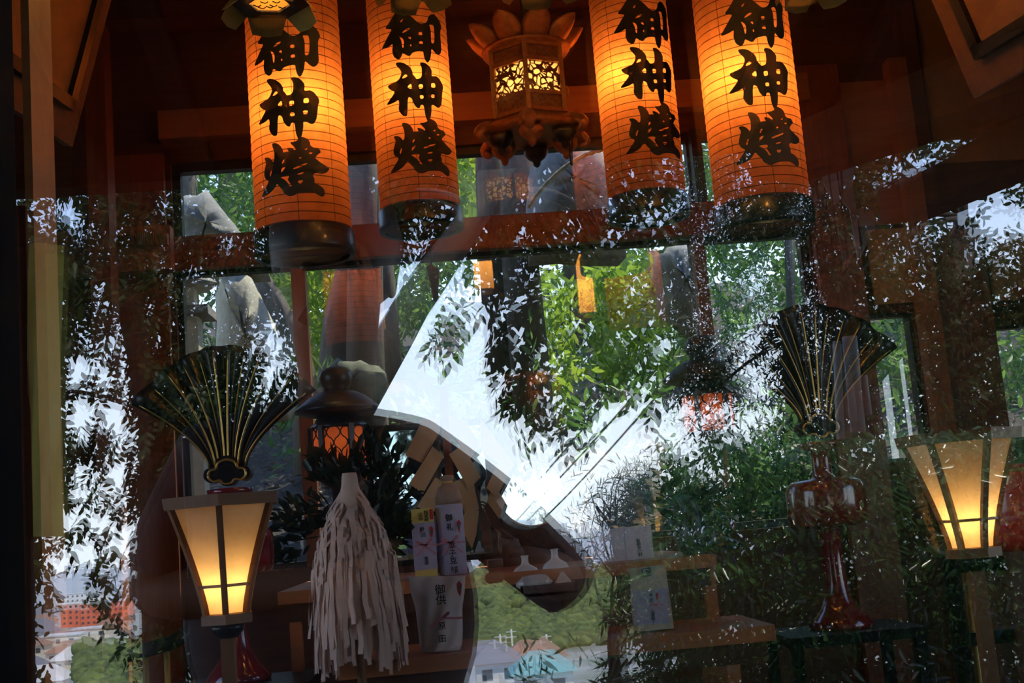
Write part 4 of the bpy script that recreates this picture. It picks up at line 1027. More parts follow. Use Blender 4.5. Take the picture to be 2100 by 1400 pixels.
def back_tree(lab, trunk, rads, polys, n_, y0, y1, L, m, seed, name='tree', limbs=()):
    pts = [P(*q) for q in trunk]; b = pts[0].copy(); b.z = min(b.z, backz(b.x, b.y))
    t = thing(name, lab, 'tree', b)
    if pts[0].z > b.z: pts = [b]+pts; rads = [rads[0]*1.15]+list(rads)
    obj('trunk', trunk_mesh(pts, rads, 14, .1, seed), BARK, t)
    for lp, lr in limbs: obj('limb', trunk_mesh([P(*q) for q in lp], lr, 10, .06, seed+3), BARK, t)
    if polys: leaf_cloud(polys, n_, y0, y1, convP, L, .42, m, t, .5, seed)
    return t
BIG = [(250, 180), (760, 150), (760, 760), (560, 860), (300, 860)]
back_tree('grey slender tree with bright leaves seen through the upper left rear window', [(372, 520, 8.2), (376, 400, 8.2), (384, 250, 8.4)], [.10, .09, .07], [([(280, 250), (640, 250), (640, 560), (480, 560), (360, 470), (280, 470)], 1.)], 5200, 8.4, 11.5, .075, LEAFB[1], 11)
back_tree('pale leaning tree with side limbs, seen through the left rear window', [(625, 800, 7.6), (605, 700, 7.6), (560, 620, 7.6), (515, 550, 7.7), (470, 470, 7.9)], [.085, .08, .075, .065, .05], [([(520, 540), (740, 520), (760, 800), (640, 800), (560, 680)], 1.)], 3600, 8.3, 10.5, .085, LEAFB[0], 12,
          limbs=[([(590, 660, 7.6), (555, 650, 7.6), (500, 600, 7.7)], [.03, .025, .02]), ([(560, 620, 7.6), (545, 600, 7.6), (510, 560, 7.8)], [.025, .02, .015])])
back_tree('thick straight dark trunk behind the left hanging lanterns', [(755, 900, 6.6), (752, 700, 6.6), (752, 520, 6.6), (750, 250, 6.6)], [.115, .10, .095, .09], [([(690, 220), (1000, 220), (1000, 560), (790, 700), (690, 560)], 1.)], 4200, 8.2, 11, .08, LEAFB[1], 13)
back_tree('tree trunk standing left of the thick straight trunk', [(686, 760, 7.2), (690, 660, 7.2), (712, 560, 7.2), (700, 300, 7.2)], [.10, .08, .07, .06], [], 0, 8, 9, .08, LEAFB[1], 14)
back_tree('leaning dark trunk between the first and second paper lanterns', [(768, 500, 7.0), (745, 420, 7.0), (722, 340, 7.0), (700, 240, 7.2)], [.10, .09, .08, .07], [([(715, 300), (790, 300), (790, 470), (740, 440)], 1.)], 500, 7.6, 9, .08, LEAFB[0], 15)
back_tree('brown trunk below the bronze lantern, left of the big boulder', [(1005, 470, 7.0), (1004, 380, 7.0), (1000, 250, 7.0)], [.085, .08, .075], [([(935, 290), (985, 290), (985, 440), (935, 440)], 1.)], 420, 7.4, 8.6, .10, LEAFB[0], 16)
back_tree('dark trunk close to the left edge of the big boulder', [(1062, 470, 6.8), (1062, 380, 6.8), (1062, 250, 6.8)], [.10, .095, .09], [([(1010, 560), (1180, 560), (1180, 860), (1010, 860)], 1.)], 1700, 7.2, 9.2, .09, LEAFB[0], 17)
back_tree('bright green bushy tree behind the middle of the altar', [(1320, 760, 8.6), (1330, 640, 8.6), (1340, 520, 8.8)], [.06, .05, .04], [([(1210, 560), (1300, 520), (1420, 560), (1430, 720), (1350, 800), (1230, 760)], 1.)], 2600, 8.0, 9.6, .095, LEAFB[0], 18)
back_tree('slim pale trunk behind the right rear window', [(1626, 720, 8.4), (1622, 600, 8.4), (1618, 440, 8.4)], [.035, .032, .03], [([(1420, 240), (1720, 240), (1720, 720), (1560, 760), (1420, 560)], 1.)], 4800, 8.6, 11.5, .08, LEAFB[1], 19)
back_tree('leafy tree outside the two small windows at the right', [(2000, 900, 8.4), (2010, 700, 8.4), (2020, 500, 8.6)], [.09, .08, .07], [([(1760, 560), (2200, 560), (2200, 900), (1760, 980)], 1.)], 4200, 7.6, 10.5, .085, LEAFB[1], 20)
back_tree('broad evergreen high on the hillside behind the left windows', [(480, 700, 14), (480, 400, 14), (470, 100, 14)], [.2, .18, .14], [([(150, -900), (900, -900), (960, 820), (200, 880)], 1.)], 15000, 12.5, 16, .13, LEAFB[2], 21)  # crown extended far above the view to block sun and dapple the slope
back_tree('broad evergreen high on the hillside behind the middle windows', [(1180, 760, 15), (1190, 400, 15), (1190, 60, 15)], [.22, .18, .14], [([(820, -900), (1560, -900), (1560, 820), (860, 860)], 1.)], 15000, 13, 17, .14, LEAFB[2], 22)  # unseen upper crown added as a sun blocker for the slope
back_tree('broad evergreen high on the hillside behind the right windows', [(1850, 760, 14), (1850, 400, 14), (1850, 60, 14)], [.22, .18, .14], [([(1480, -900), (2250, -900), (2250, 900), (1500, 860)], 1.)], 15000, 12.5, 16, .13, LEAFB[2], 23)  # top of the crown lies out of view, added to shade the slope
back_tree('added low dark evergreen bush covering the bright slope behind the right end of the altar', [(1540, 1040, 5.9), (1540, 980, 5.9), (1545, 920, 5.9)], [.03, .025, .02], [([(1370, 870), (1700, 820), (1740, 1060), (1380, 1090)], 1.)], 3200, 5.6, 6.4, .07, LEAFB[2], 24, name='bush')  # made-up bush that darkens sunlit slope where shade is wanted
# low sunlit undergrowth
us = thing('undergrowth', 'low ferns and seedlings on the slope behind the shrine', 'undergrowth', (0, 6, backz(0, 6))); us['kind'] = 'stuff'
leaf_cloud([([(560, 760), (2150, 620), (2150, 900), (560, 980)], 1.)], 2600, 6.2, 9.5, convP, .10, .35, LEAFB[1], us, -.5, 31)
fl = thing('leaf_litter', 'dry fallen leaves covering the sunlit slope behind the shrine', 'leaves', (0, 6, backz(0, 6))); fl['kind'] = 'stuff'
g = np.random.default_rng(5); k = 6000
fx = g.uniform(-4, 6, k); fy = g.uniform(5.4, 10, k); fz = np.array([backz(a, b) for a, b in zip(fx, fy)])+.12*np.sin(fx*1.7+fy)*np.minimum(1, (fy-5)/2)+.07*np.sin(fx*4.1-fy*2.3)*np.minimum(1, (fy-5)/2)+.02
dd = g.normal(size=(k, 3)); dd[:, 2] *= .35; nn = g.normal(size=(k, 3))*.5; nn[:, 2] += 1
npleaves('leaves', np.stack([fx, fy, fz], 1), dd, nn, g.uniform(.05, .1, k), .4, leafmat('dry leaf', (.12, .075, .045), (.26, .18, .12), .3), fl)

def rock(lab, outline, Y, depth, m, seed, name='boulder', extra=None):
    """a boulder whose face follows an outline; closes back to a ridge behind"""
    pts = [P(x, y, Y) for x, y in outline]; c = sum(pts, Vector())/len(pts); r = random.Random(seed)
    b = Vector((c.x, Y+depth/2, min(p.z for p in pts)))
    t = thing(name, lab, 'rock', b)
    mb = MB(); n_ = len(pts); rings = [(.0, -.2, .0), (.45, -.17, 0), (.78, -.08, 0), (1.0, .10, 0), (.97, .5, 0), (.7, .9, 0), (.2, 1.0, 0)]
    dense = []
    for a, b2 in zip(pts, pts[1:]+pts[:1]): dense += [a, a.lerp(b2, .33), a.lerp(b2, .66)]
    vs = []
    for s, dy, _ in rings:
        for p in dense:
            q = c+(p-c)*max(s, .02); q.y = Y+depth*dy+r.uniform(-1, 1)*.02*depth
            q.x += r.uniform(-1, 1)*.012; q.z += r.uniform(-1, 1)*.012; vs.append(q)
    n_ = len(dense)
    fs = [(i*n_+j, i*n_+(j+1) % n_, (i+1)*n_+(j+1) % n_, (i+1)*n_+j) for i in range(len(rings)-1) for j in range(n_)]
    fs += [tuple(range(n_)), tuple(range((len(rings)-1)*n_, len(rings)*n_))]
    obj('stone_mass', mb.add(vs, fs, True), m, t)
    return t
big = rock('big grey boulder wound with straw rope behind the bronze lantern', [(1092, 330), (1110, 300), (1150, 285), (1215, 288), (1262, 330), (1275, 420), (1290, 520), (1090, 520), (1085, 420)], 6.2, .7, STONE, 41)
ropep = [P(x, y, 6.02) for x, y in ((1085, 425), (1110, 385), (1150, 345), (1190, 318), (1240, 308))]
t = thing('straw_rope', 'thin twisted straw rope slung across the big grey boulder', 'rope', ropep[0])
for o_ in range(2):
    q = bezier(ropep, 30); obj('rope_strand', MB().tube([p+Vector((.008*cos(i*1.2+o_*pi), -.03+.008*sin(i*1.2+o_*pi), .008*cos(i*1.2+o_*pi))) for i, p in enumerate(q)], .010, 7), STRAW, t)
rock('rounded grey boulder at the foot of the upper left rear window', [(350, 400), (420, 385), (455, 430), (490, 470), (530, 500), (540, 560), (340, 560), (340, 450)], 6.1, .6, STONE, 42)
rock('tall pale sunlit boulder behind the left rear window', [(440, 600), (450, 560), (500, 555), (525, 590), (560, 680), (600, 780), (590, 860), (470, 860), (440, 760)], 6.0, .5, STONEW, 43)
rock('grey boulder at the right beside the rear mullion', [(1352, 520), (1385, 496), (1440, 500), (1440, 620), (1430, 680), (1370, 640)], 6.5, .5, STONE, 44)
rock('mossy stone at the foot of the trees behind the dark domed lantern', [(660, 760), (690, 735), (740, 735), (790, 760), (800, 850), (660, 850)], 6.3, .4, mat('mossy stone', (.10, .11, .06), .95, 0, (.20, .20, .12), 14., (1, 1, 1), .6), 45)
rock('small pale boulder above the right fan clasp', [(1600, 930), (1640, 905), (1650, 1000), (1600, 1000)], 6.0, .3, STONEW, 46)
# standing stone lantern at the left: post, fire box with square light, cap
sx = P(385, 700, 5.7); sb = backz(sx.x, 5.7)-.02
t = thing('stone_lantern', 'pale granite stone lantern with keyhole window, behind the left rear window', 'lantern', (sx.x, 5.7, sb))
zt = P(385, 592, 5.7).z; zbx = P(385, 636, 5.7).z
obj('shaft', MB().box((sx.x-.06, 5.64, sb), (sx.x+.06, 5.76, zbx-.04)), STONEW, t)
obj('platform', MB().box((sx.x-.12, 5.58, zbx-.04), (sx.x+.12, 5.82, zbx)), STONE, t)
fb = MB(); hw = .045
fb.box((sx.x-hw, 5.655, zbx), (sx.x-hw*.3, 5.745, zt)); fb.box((sx.x+hw*.3, 5.655, zbx), (sx.x+hw, 5.745, zt)); fb.box((sx.x-hw*.3, 5.655, zbx+.06), (sx.x+hw*.3, 5.745, zt))
obj('fire_box', fb, STONEW, t)
obj('cap', MB().lathe((sx.x, 5.7, zt), [(.14, 0), (.15, .02), (.06, .09), (.03, .11), (.035, .14), (.002, .18)], 6, False), STONE, t)
# stone wall course along the foot of the slope
sw = MB()
x = -3.2
r_ = random.Random(9)
while x < 4.2:
    w_ = r_.uniform(.35, .7); h_ = r_.uniform(.95, 1.12); sw.box((x, 5.16, 0), (x+w_-.02, 5.34, h_)); x += w_
struct('wall_garden', sw, mat('darkened wall stone', (.05, .05, .032), .95, 0, (.09, .085, .06), 9., (1, 1, 1), .8))  # stone colour darkened in place of shade on the sunlit top

# ================================================================== BEFORE THE SHRINE: what the front glass mirrors
COVER = ["779999999999979888745", "679999997787888999744", "999999999889989789888", "988998888377679589999", "953995880188879489999",
         "976997998076324189999", "966999990000027999999", "855899999000399999999", "855799999000499999999", "624599999000479999999", "300599999001289999999"]
CV = np.array([[int(c) for c in r] for r in COVER], float)
DENS = np.array([0, .10, .25, .45, .72, 1.1, 1.6, 2.3, 3.6, 7.0])
LAM = DENS[CV.astype(int)]
def lam_at(px, py):
    fx = np.clip((px-50)/100, 0, 20-1e-6); fy = np.clip((py-350)/100, 0, 10-1e-6)
    i = fx.astype(int); j = fy.astype(int); u = fx-i; v = fy-j
    return LAM[j, i]*(1-u)*(1-v)+LAM[j, i+1]*u*(1-v)+LAM[j+1, i]*(1-u)*v+LAM[j+1, i+1]*u*v
gn = np.random.default_rng(77)
NG = [gn.random((90, 90)) for _ in range(2)]
def noise2(px, py, s, k=0):
    fx = (px+900)/s; fy = (py+900)/s; i = fx.astype(int) % 89; j = fy.astype(int) % 89; u = fx-np.floor(fx); v = fy-np.floor(fy)
    u = u*u*(3-2*u); v = v*v*(3-2*v); g = NG[k]
    return g[j, i]*(1-u)*(1-v)+g[j, i+1]*u*(1-v)+g[j+1, i]*(1-u)*v+g[j+1, i+1]*u*v
def owner(px, py):
    o = np.full(len(px), 1)
    o[px < 650] = 0
    o[(px >= 1380) & (py < 900)] = 2
    o[(px >= 1715) & (py < 1000)] = 3
    o[(px >= 1345) & (py >= 900)] = 4
    o[(px >= 1715) & (py >= 1000)] = 4
    o[(px >= 1170) & (px < 1345) & (py > 940) & (py <= 1170)] = 5
    o[(px >= 1060) & (px < 1345) & (py > 1170)] = 6
    return o
def front_leaves(k, box, y0, y1, L, wr, m, parent, droop, seed, per=9, gain=1., amp=1.6, dens=1.):
    g = np.random.default_rng(seed); x0, t0, x1, t1 = box
    Lp = L*FPX/((y0+y1)/2); area = .54*wr*Lp*Lp*.62
    n_ = int((x1-x0)*(t1-t0)*7.2/area/per*gain)
    px = g.uniform(x0, x1, n_); py = g.uniform(t0, t1, n_)
    lam = lam_at(px, py)*dens; nz = noise2(px, py, 46)*.6+noise2(px, py, 21, 1)*.4
    mod = np.clip(.5+(nz-.5)*2*amp+.5, .05, 2.2); mod = np.where(lam > 2.2, np.maximum(mod, .75), mod)
    keep = (g.random(n_) < lam*mod/7.2) & (owner(px, py) == k)
    if k == 1: keep &= ~((py > 520) & (px < 1045-(py-430)*.615)) & ~((py > 715) & (px < 985))
    px, py = px[keep], py[keep]; n_ = len(px); D = g.uniform(y0, y1, n_)
    c = RPa(px, py, D); pos, dr, nr, ln = [], [], [], []
    td = g.normal(size=(n_, 3)); td[:, 2] -= droop; td /= np.linalg.norm(td, axis=1, keepdims=True)
    side = np.cross(td, g.normal(size=(n_, 3))); side /= np.linalg.norm(side, axis=1, keepdims=True); up = np.cross(side, td)
    for j in range(per):
        v = (j+.5)/per; sg = 1 if j % 2 else -1
        d = td.copy() if j == per-1 else td*.7+side*sg*.8
        d = d+g.normal(size=d.shape)*.2; d[:, 2] -= droop*.3
        pos.append(c+td*(v-.5)*L*per*.30+g.normal(size=c.shape)*L*.15); dr.append(d); nr.append(up+g.normal(size=up.shape)*.4); ln.append(g.uniform(.65, 1.15, n_)*L)
    npleaves('leaves', np.concatenate(pos), np.concatenate(dr), np.concatenate(nr), np.concatenate(ln), wr, m, parent)
    return c
LF_D = leafmat('shaded front leaf', (.010, .020, .006), (.024, .042, .010), .35, .45, .008)
LF_F = leafmat('fine dark leaf', (.011, .020, .008), (.024, .040, .014), .35, .45, .008)
LF_E = leafmat('nandina leaf', (.014, .046, .012), (.042, .110, .026), .35, .25, .03)
LF_T = leafmat('twig bush leaf', (.05, .08, .05), (.09, .12, .07), .3)
def front_tree(name, lab, trunk, rads, k, box, y0, y1, L, wr, m, droop, seed, per=9, bark=DBARK, nb=14, gain=1., amp=1.6, br=.022, dens=1.):
    pts = [RP(*q) for q in trunk]; b = pts[0].copy(); b.z = -.02 if b.y > -5.3 else -.02-(-5.3-b.y)*.55
    t = thing(name, lab, 'tree' if name == 'tree' else 'shrub', b)
    obj('trunk', trunk_mesh([b]+pts, [rads[0]*1.2]+list(rads), 12, .1, seed), bark, t)
    c = front_leaves(k, box, y0, y1, L, wr, m, t, droop, seed, per, gain, amp, dens)
    r = np.random.default_rng(seed+1)
    for i in r.choice(len(c), min(nb, len(c)), replace=False):
        e_ = Vector(c[i]); s_ = pts[int(r.integers(max(1, len(pts)-2), len(pts)))]
        mid = s_.lerp(e_, .5)+Vector((r.normal()*.15, r.normal()*.15, .25))
        obj('branch', MB().tube(bezier([s_, mid, e_], 10), [br*(1-.075*j) for j in range(11)], 6), bark, t)
    return t
front_tree('tree', 'broadleaf tree mirrored in the glass at the left, with sky showing through', [(345, 1500, 6.6), (328, 1050, 6.6), (312, 850, 6.6), (250, 560, 6.6)], [.12, .10, .08, .06], 0, (-350, 200, 660, 1480), 5.4, 8.0, .060, .50, LF_D, .8, 101, br=.018)
front_tree('tree', 'leaning tree with hanging leafy branches mirrored in the middle of the glass', [(430, 1500, 3.9), (560, 1150, 3.9), (735, 825, 3.9), (810, 690, 3.9), (870, 590, 3.9), (975, 430, 3.9), (1060, 250, 4.0)], [.085, .075, .062, .058, .055, .05, .05], 1, (640, 180, 1400, 900), 4.3, 6.2, .072, .48, LF_D, 1.0, 102, br=.016, dens=1.3, amp=1.4)
front_tree('tree', 'fine leaved tree mirrored at the right of centre', [(1640, 1500, 7.6), (1650, 1000, 7.6), (1630, 700, 7.6), (1600, 450, 7.6)], [.12, .10, .08, .06], 2, (1370, 180, 1730, 910), 6.2, 8.6, .056, .30, LF_F, .7, 103, br=.02)
front_tree('tree', 'broadleaf tree mirrored in the upper right of the glass', [(1960, 1500, 6.8), (1950, 1000, 6.8), (1960, 700, 6.8), (1980, 450, 6.8)], [.12, .10, .08, .06], 3, (1700, 180, 2450, 1010), 5.6, 8.0, .062, .48, LF_D, .5, 104, br=.02, dens=1.5, amp=1.1)
front_tree('shrub', 'dense green shrub with drooping leaves mirrored at the lower right', [(1700, 1700, 4.6), (1710, 1300, 4.6), (1720, 1050, 4.6)], [.03, .025, .02], 4, (1330, 880, 2450, 1560), 3.7, 5.6, .056, .38, LF_E, .6, 105, br=.008, amp=.9, dens=1.5)
front_tree('shrub', 'feathery twig bush mirrored beside the white gift box', [(1275, 1400, 5.2), (1272, 1200, 5.2), (1270, 1100, 5.2)], [.02, .015, .01], 5, (1180, 930, 1345, 1180), 4.9, 5.5, .040, .16, LF_T, -1.2, 106, br=.005, nb=40, gain=2.6, dens=.55, amp=1.0)
front_tree('shrub', 'dark bamboo-like shrub mirrored below the maroon tray', [(1250, 1700, 4.3), (1255, 1400, 4.3), (1260, 1300, 4.3)], [.02, .015, .012], 6, (1060, 1170, 1345, 1560), 3.8, 4.8, .060, .20, LF_E, .6, 107, br=.006, amp=1.8)

# ------------------------------------------------------------------ three cables slanting down to the town
for (a, b, lab) in ((((1322, 722), (1010, 1085)), 0, 'upper of three dark cables slanting across the mirrored sky'), (((1352, 750), (1040, 1085)), 0, 'middle of three dark cables slanting across the mirrored sky'), (((1372, 782), (1075, 1100)), 0, 'lower of three dark cables slanting across the mirrored sky')):
    p, q = RP(*a[0], 11.), RP(*a[1], 19.)
    mid = p.lerp(q, .5)+Vector((0, 0, -.12)); o = obj('overhead_cable', MB().tube(bezier([p, mid, q], 20), .010, 8), INK)
    tag(o, lab, 'cable', 'overhead cables')

# ------------------------------------------------------------------ the photographer, mirrored
SKIN = mat('skin', (.20, .105, .065), .6, 0, (.24, .13, .08), 20., spec=.15)
SHIRT = mat('dark jacket', (.018, .020, .028), .85, 0, (.026, .028, .038), 30.)
TROU = mat('dark trousers', (.02, .022, .03), .9); HAIR = mat('dark hair', (.012, .010, .009), .5)
def skin_obj(name, nodes, edges, root, material, parent, sub=2):
    me = bpy.data.meshes.new(name); o0 = origin(parent); keys = list(nodes)
    me.from_pydata([tuple(Vector(nodes[k_][0])-o0) for k_ in keys], [(keys.index(a), keys.index(b)) for a, b in edges], [])
    o = link(bpy.data.objects.new(name, me), parent); o.modifiers.new('skin', 'SKIN')
    if not me.skin_vertices: 
        bm = bmesh.new(); bm.from_mesh(me); bm.verts.layers.skin.verify(); bm.to_mesh(me); bm.free()
    for i, k_ in enumerate(keys):
        r = nodes[k_][1]; me.skin_vertices[0].data[i].radius = r if isinstance(r, tuple) else (r, r); me.skin_vertices[0].data[i].use_root = (k_ == root)
    s = o.modifiers.new('sub', 'SUBSURF'); s.levels = s.render_levels = sub
    me.materials.append(material)
    for p in me.polygons: p.use_smooth = True
    o.modifiers['skin'].use_smooth_shade = True
    return o
YV = 1.99
pel = RP(640, 1480, YV); pel.z = .93
hc = RP(688, 560, YV)
t = thing('person', 'person in a dark jacket holding a camera at the chest, mirrored in the glass', 'person', (pel.x, pel.y, 0))
sh = {'l': RP(432, 955, YV), 'r': RP(872, 942, YV)}; elb = {'l': RP(298, 1225, 1.97), 'r': RP(1172, 1200, 1.95)}
wri = {'l': Vector((-.135, -.075, CAMZ-.055)), 'r': Vector((.135, -.075, CAMZ-.055))}
nodes = {'pelvis': (pel, (.12, .17)), 'waist': (RP(690, 1330, YV), (.13, .245)), 'chest': (RP(672, 1130, YV), (.13, .225)), 'upper': (RP(655, 960, YV), (.11, .17)), 'neck0': (RP(686, 850, YV), (.075, .075)), 'neck': (RP(690, 780, YV), (.062, .062)),
         'jaw': (RP(690, 700, YV)+Vector((0, .015, 0)), (.066, .075)), 'cheek': (RP(688, 610, YV)+Vector((0, .01, 0)), (.086, .098)), 'brow': (RP(686, 520, YV), (.09, .105)), 'crown': (RP(684, 440, YV)+Vector((0, -.01, 0)), (.07, .085)),
         'nose': (RP(688, 590, YV)+Vector((0, .118, 0)), .015)}
edges = [('pelvis', 'waist'), ('waist', 'chest'), ('chest', 'upper'), ('upper', 'neck0'), ('neck0', 'neck'), ('neck', 'jaw'), ('jaw', 'cheek'), ('cheek', 'brow'), ('brow', 'crown'), ('cheek', 'nose')]
for s, sg in (('l', -1), ('r', 1)):
    nodes['sh'+s] = (sh[s], .066); nodes['el'+s] = (elb[s], .043); nodes['fa'+s] = (elb[s].lerp(wri[s], .45), .040); nodes['wr'+s] = (wri[s], (.028, .022)); nodes['pa'+s] = (wri[s]+Vector((-sg*.050, .010, .012)), (.038, .016))
    edges += [('upper', 'sh'+s), ('sh'+s, 'el'+s), ('el'+s, 'fa'+s), ('fa'+s, 'wr'+s), ('wr'+s, 'pa'+s)]
    for f in range(4):
        base = nodes['pa'+s][0]; ln = (.034, .04, .042, .036)[f]
        a = base+Vector((-sg*.014, .026, .030-f*.019)); b = a+Vector((sg*.006, ln*.62, .004)); c = b+Vector((-sg*.022, .012, -.002))
        for n_, p in zip('abc', (a, b, c)): nodes['f%s%d%s' % (s, f, n_)] = (p, .0085)
        edges += [('pa'+s, 'f%s%da' % (s, f)), ('f%s%da' % (s, f), 'f%s%db' % (s, f)), ('f%s%db' % (s, f), 'f%s%dc' % (s, f))]
    a = wri[s]+Vector((-sg*.032, -.014, .030)); b = a+Vector((-sg*.026, -.006, .022))
    nodes['t%sa' % s] = (a, .010); nodes['t%sb' % s] = (b, .009); edges += [('pa'+s, 't%sa' % s), ('t%sa' % s, 't%sb' % s)]
    hp_ = pel+Vector((sg*.10, 0, -.06)); kn = Vector((pel.x+sg*.12, pel.y+.02, .50)); an = Vector((pel.x+sg*.13, pel.y-.01, .09)); to = an+Vector((sg*.02, .15, -.05))
    nodes['hi'+s] = (hp_, .09); nodes['kn'+s] = (kn, .058); nodes['an'+s] = (an, .04); nodes['to'+s] = (to, (.04, .025))
    edges += [('pelvis', 'hi'+s), ('hi'+s, 'kn'+s), ('kn'+s, 'an'+s), ('an'+s, 'to'+s)]
skin_obj('body', nodes, edges, 'pelvis', SKIN, t)
jn = {k_: (nodes[k_][0], tuple(x+.022 for x in nodes[k_][1])) for k_ in ('pelvis', 'waist', 'chest', 'upper', 'neck0')}
je = [('pelvis', 'waist'), ('waist', 'chest'), ('chest', 'upper'), ('upper', 'neck0')]
for s in 'lr':
    jn['sh'+s] = (nodes['sh'+s][0], .084); mid = sh[s].lerp(elb[s], .93 if s == 'l' else 1.); jn['el'+s] = (mid, .062)
    je += [('upper', 'sh'+s), ('sh'+s, 'el'+s)]
    if s == 'r': jn['cu'+s] = (elb[s].lerp(wri[s], .6), .056); je += [('el'+s, 'cu'+s)]
skin_obj('jacket', jn, je, 'pelvis', SHIRT, t)
tn = {'pelvis': (pel+Vector((0, 0, -.01)), (.13, .18))}; te = []
for s in 'lr':
    for k_, r in (('hi', .105), ('kn', .075), ('an', .062)): tn[k_+s] = (nodes[k_+s][0], r)
    te += [('pelvis', 'hi'+s), ('hi'+s, 'kn'+s), ('kn'+s, 'an'+s)]
skin_obj('trousers', tn, te, 'pelvis', TROU, t)
for s, sg in (('l', -1), ('r', 1)):
    a = nodes['an'+s][0]; obj('shoe', MB().ell((a.x+sg*.01, a.y+.05, .048), (.05, .14, .048), 16, 10), BLACK, t)
hb_ = nodes['brow'][0]
obj('hair', MB().ell(hb_+Vector((0, -.028, .02)), (.112, .118, .135), 20, 14, lambda p: 1+.06*sin(p.x*60)*cos(p.z*50)), HAIR, t)
for sg in (-1, 1):
    e_ = nodes['cheek'][0].lerp(nodes['brow'][0], .45)+Vector((sg*.034, .088, 0)); obj('eye', MB().ell(e_, (.013, .012, .010)), BLACK, t)
    obj('ear', MB().ell(nodes['cheek'][0]+Vector((sg*.092, -.005, .025)), (.012, .022, .034)), SKIN, t)
obj('mouth', MB().ell(nodes['jaw'][0]+Vector((0, .078, .02)), (.026, .008, .006)), mat('lips', (.35, .13, .11), .5), t)
# the camera in the hands
t = thing('hand_camera', 'black hand-held camera at the chest of the mirrored person', 'camera', (0, -.07, CAMZ-.045))
obj('camera_body', MB().box((-.062, -.095, CAMZ-.042), (.062, -.055, CAMZ+.036)), BLACK, t)
obj('lens', MB().tube([(0, -.056, CAMZ-.004), (0, -.012, CAMZ-.001)], [.030, .027], 24), BLACK, t)
obj('hump', MB().box((-.02, -.09, CAMZ+.036), (.02, -.06, CAMZ+.05)), BLACK, t)

# ------------------------------------------------------------------ hangings at the eaves, banner
def eave_paper(px0, Yv, lab, pan):
    t = thing('eave_streamer', lab, 'streamer', RP(px0, 285, Yv), 'white papers hanging at the eaves')
    for poly in pan: obj('paper_fold', MB().prism([RP(x, y, Yv) for x, y in poly], (0, .002, 0)), mat('streamer white', (.75, .72, .70), .8), t)
eave_paper(1740, 2.95, 'white folded paper streamer mirrored under the eaves at the right', [[(1676, 285), (1722, 280), (1730, 400), (1712, 420), (1690, 380)], [(1722, 300), (1756, 310), (1748, 380), (1768, 500), (1758, 532), (1742, 430), (1724, 410)], [(1756, 430), (1770, 425), (1778, 500), (1764, 528)], [(1770, 440), (1786, 430), (1796, 470), (1780, 480)]])
t = thing('eave_cloth', 'two pale hanging cloth rolls mirrored beside the right fan', 'cloth', RP(1745, 900, 2.9))
CLO = mat('pale cloth', (.60, .58, .56), .9)
for a, b, r in (((1716, 700), (1724, 900), .010), ((1742, 690), (1760, 885), .018), ((1770, 770), (1780, 850), .010)):
    obj('cloth_roll', MB().tube([RP(*a, 2.9), RP(*b, 2.9)], r, 10), CLO, t); obj('cord', MB().tube([RP(*a, 2.9)+Vector((0, 0, .56)), RP(*a, 2.9)], .002, 5), INK, t)
pb = RP(52, 1300, 2.6); pt = RP(46, 470, 2.6)
t = thing('olive_banner', 'olive green narrow banner on a pole mirrored near the left edge', 'banner', (pb.x, pb.y, 0))
obj('pole', MB().tube([(pb.x, pb.y, 0), (pt.x, pt.y, pt.z+.05)], .012, 8), W_DARK, t)
bm_ = []; 
for j in range(11):
    for i in range(5):
        q = RP(60+i*17, 500+j*60, 2.6); q.y += .015*sin(i*1.3+j*.5); bm_.append(q)
obj('banner_cloth', MB().add(bm_, [(j*5+i, j*5+i+1, j*5+i+6, j*5+i+5) for j in range(10) for i in range(4)], True), leafmat('olive cloth', (.42, .42, .06), (.50, .50, .08), .6), t)

# ------------------------------------------------------------------ wooded hill, houses and town far below
def terr(y):
    return float(np.interp(-y, -ys, zs))
FOREST = mat('forest green', (.008, .022, .007), 1., 0, (.15, .19, .045), .42)
fm = MB(); r_ = random.Random(21)
base = []
for i in range(1100):
    v = r_.random(); Yv = 290+210*v; p = RP(r_.uniform(900, 1330), 1322-158*v+r_.uniform(-4, 4), Yv)
    R = r_.uniform(1.2, 2.9)*(1 if v < .5 else 1.3); k1, k2 = r_.uniform(0, 9), r_.uniform(0, 9)
    fm.ell(p, (R, R, R*.9), 9, 6, lambda q: 1+.16*sin(q.x*2.2+k1)*cos(q.z*2.4+k2))
for i in range(420):
    v = r_.random(); Yv = 120+60*v; p = RP(r_.uniform(165, 330), 1440-120*v+r_.uniform(-6, 10), Yv); R = r_.uniform(.6, 1.5); k1 = r_.uniform(0, 9)
    fm.ell(p, (R, R, R*.9), 9, 6, lambda q: 1+.18*sin(q.x*4+k1)*cos(q.z*4))
o = obj('forest', fm, FOREST); tag(o, 'sunlit woods on the hill and slope far below, mirrored in the glass', 'forest', None, 'stuff')
WALLS = [mat('white house wall', (.72, .70, .66), .9), mat('cream house wall', (.66, .58, .44), .9), mat('grey house wall', (.50, .51, .53), .9), mat('brick red wall', (.62, .14, .07), .9)]
ROOFS = [mat('grey tile roof', (.16, .17, .19), .8), mat('brown tile roof', (.26, .15, .10), .8), mat('teal roof', (.16, .34, .33), .7), mat('flat concrete roof', (.52, .52, .50), .9)]
PANE = mat('dark house pane', (.04, .05, .06), .2)
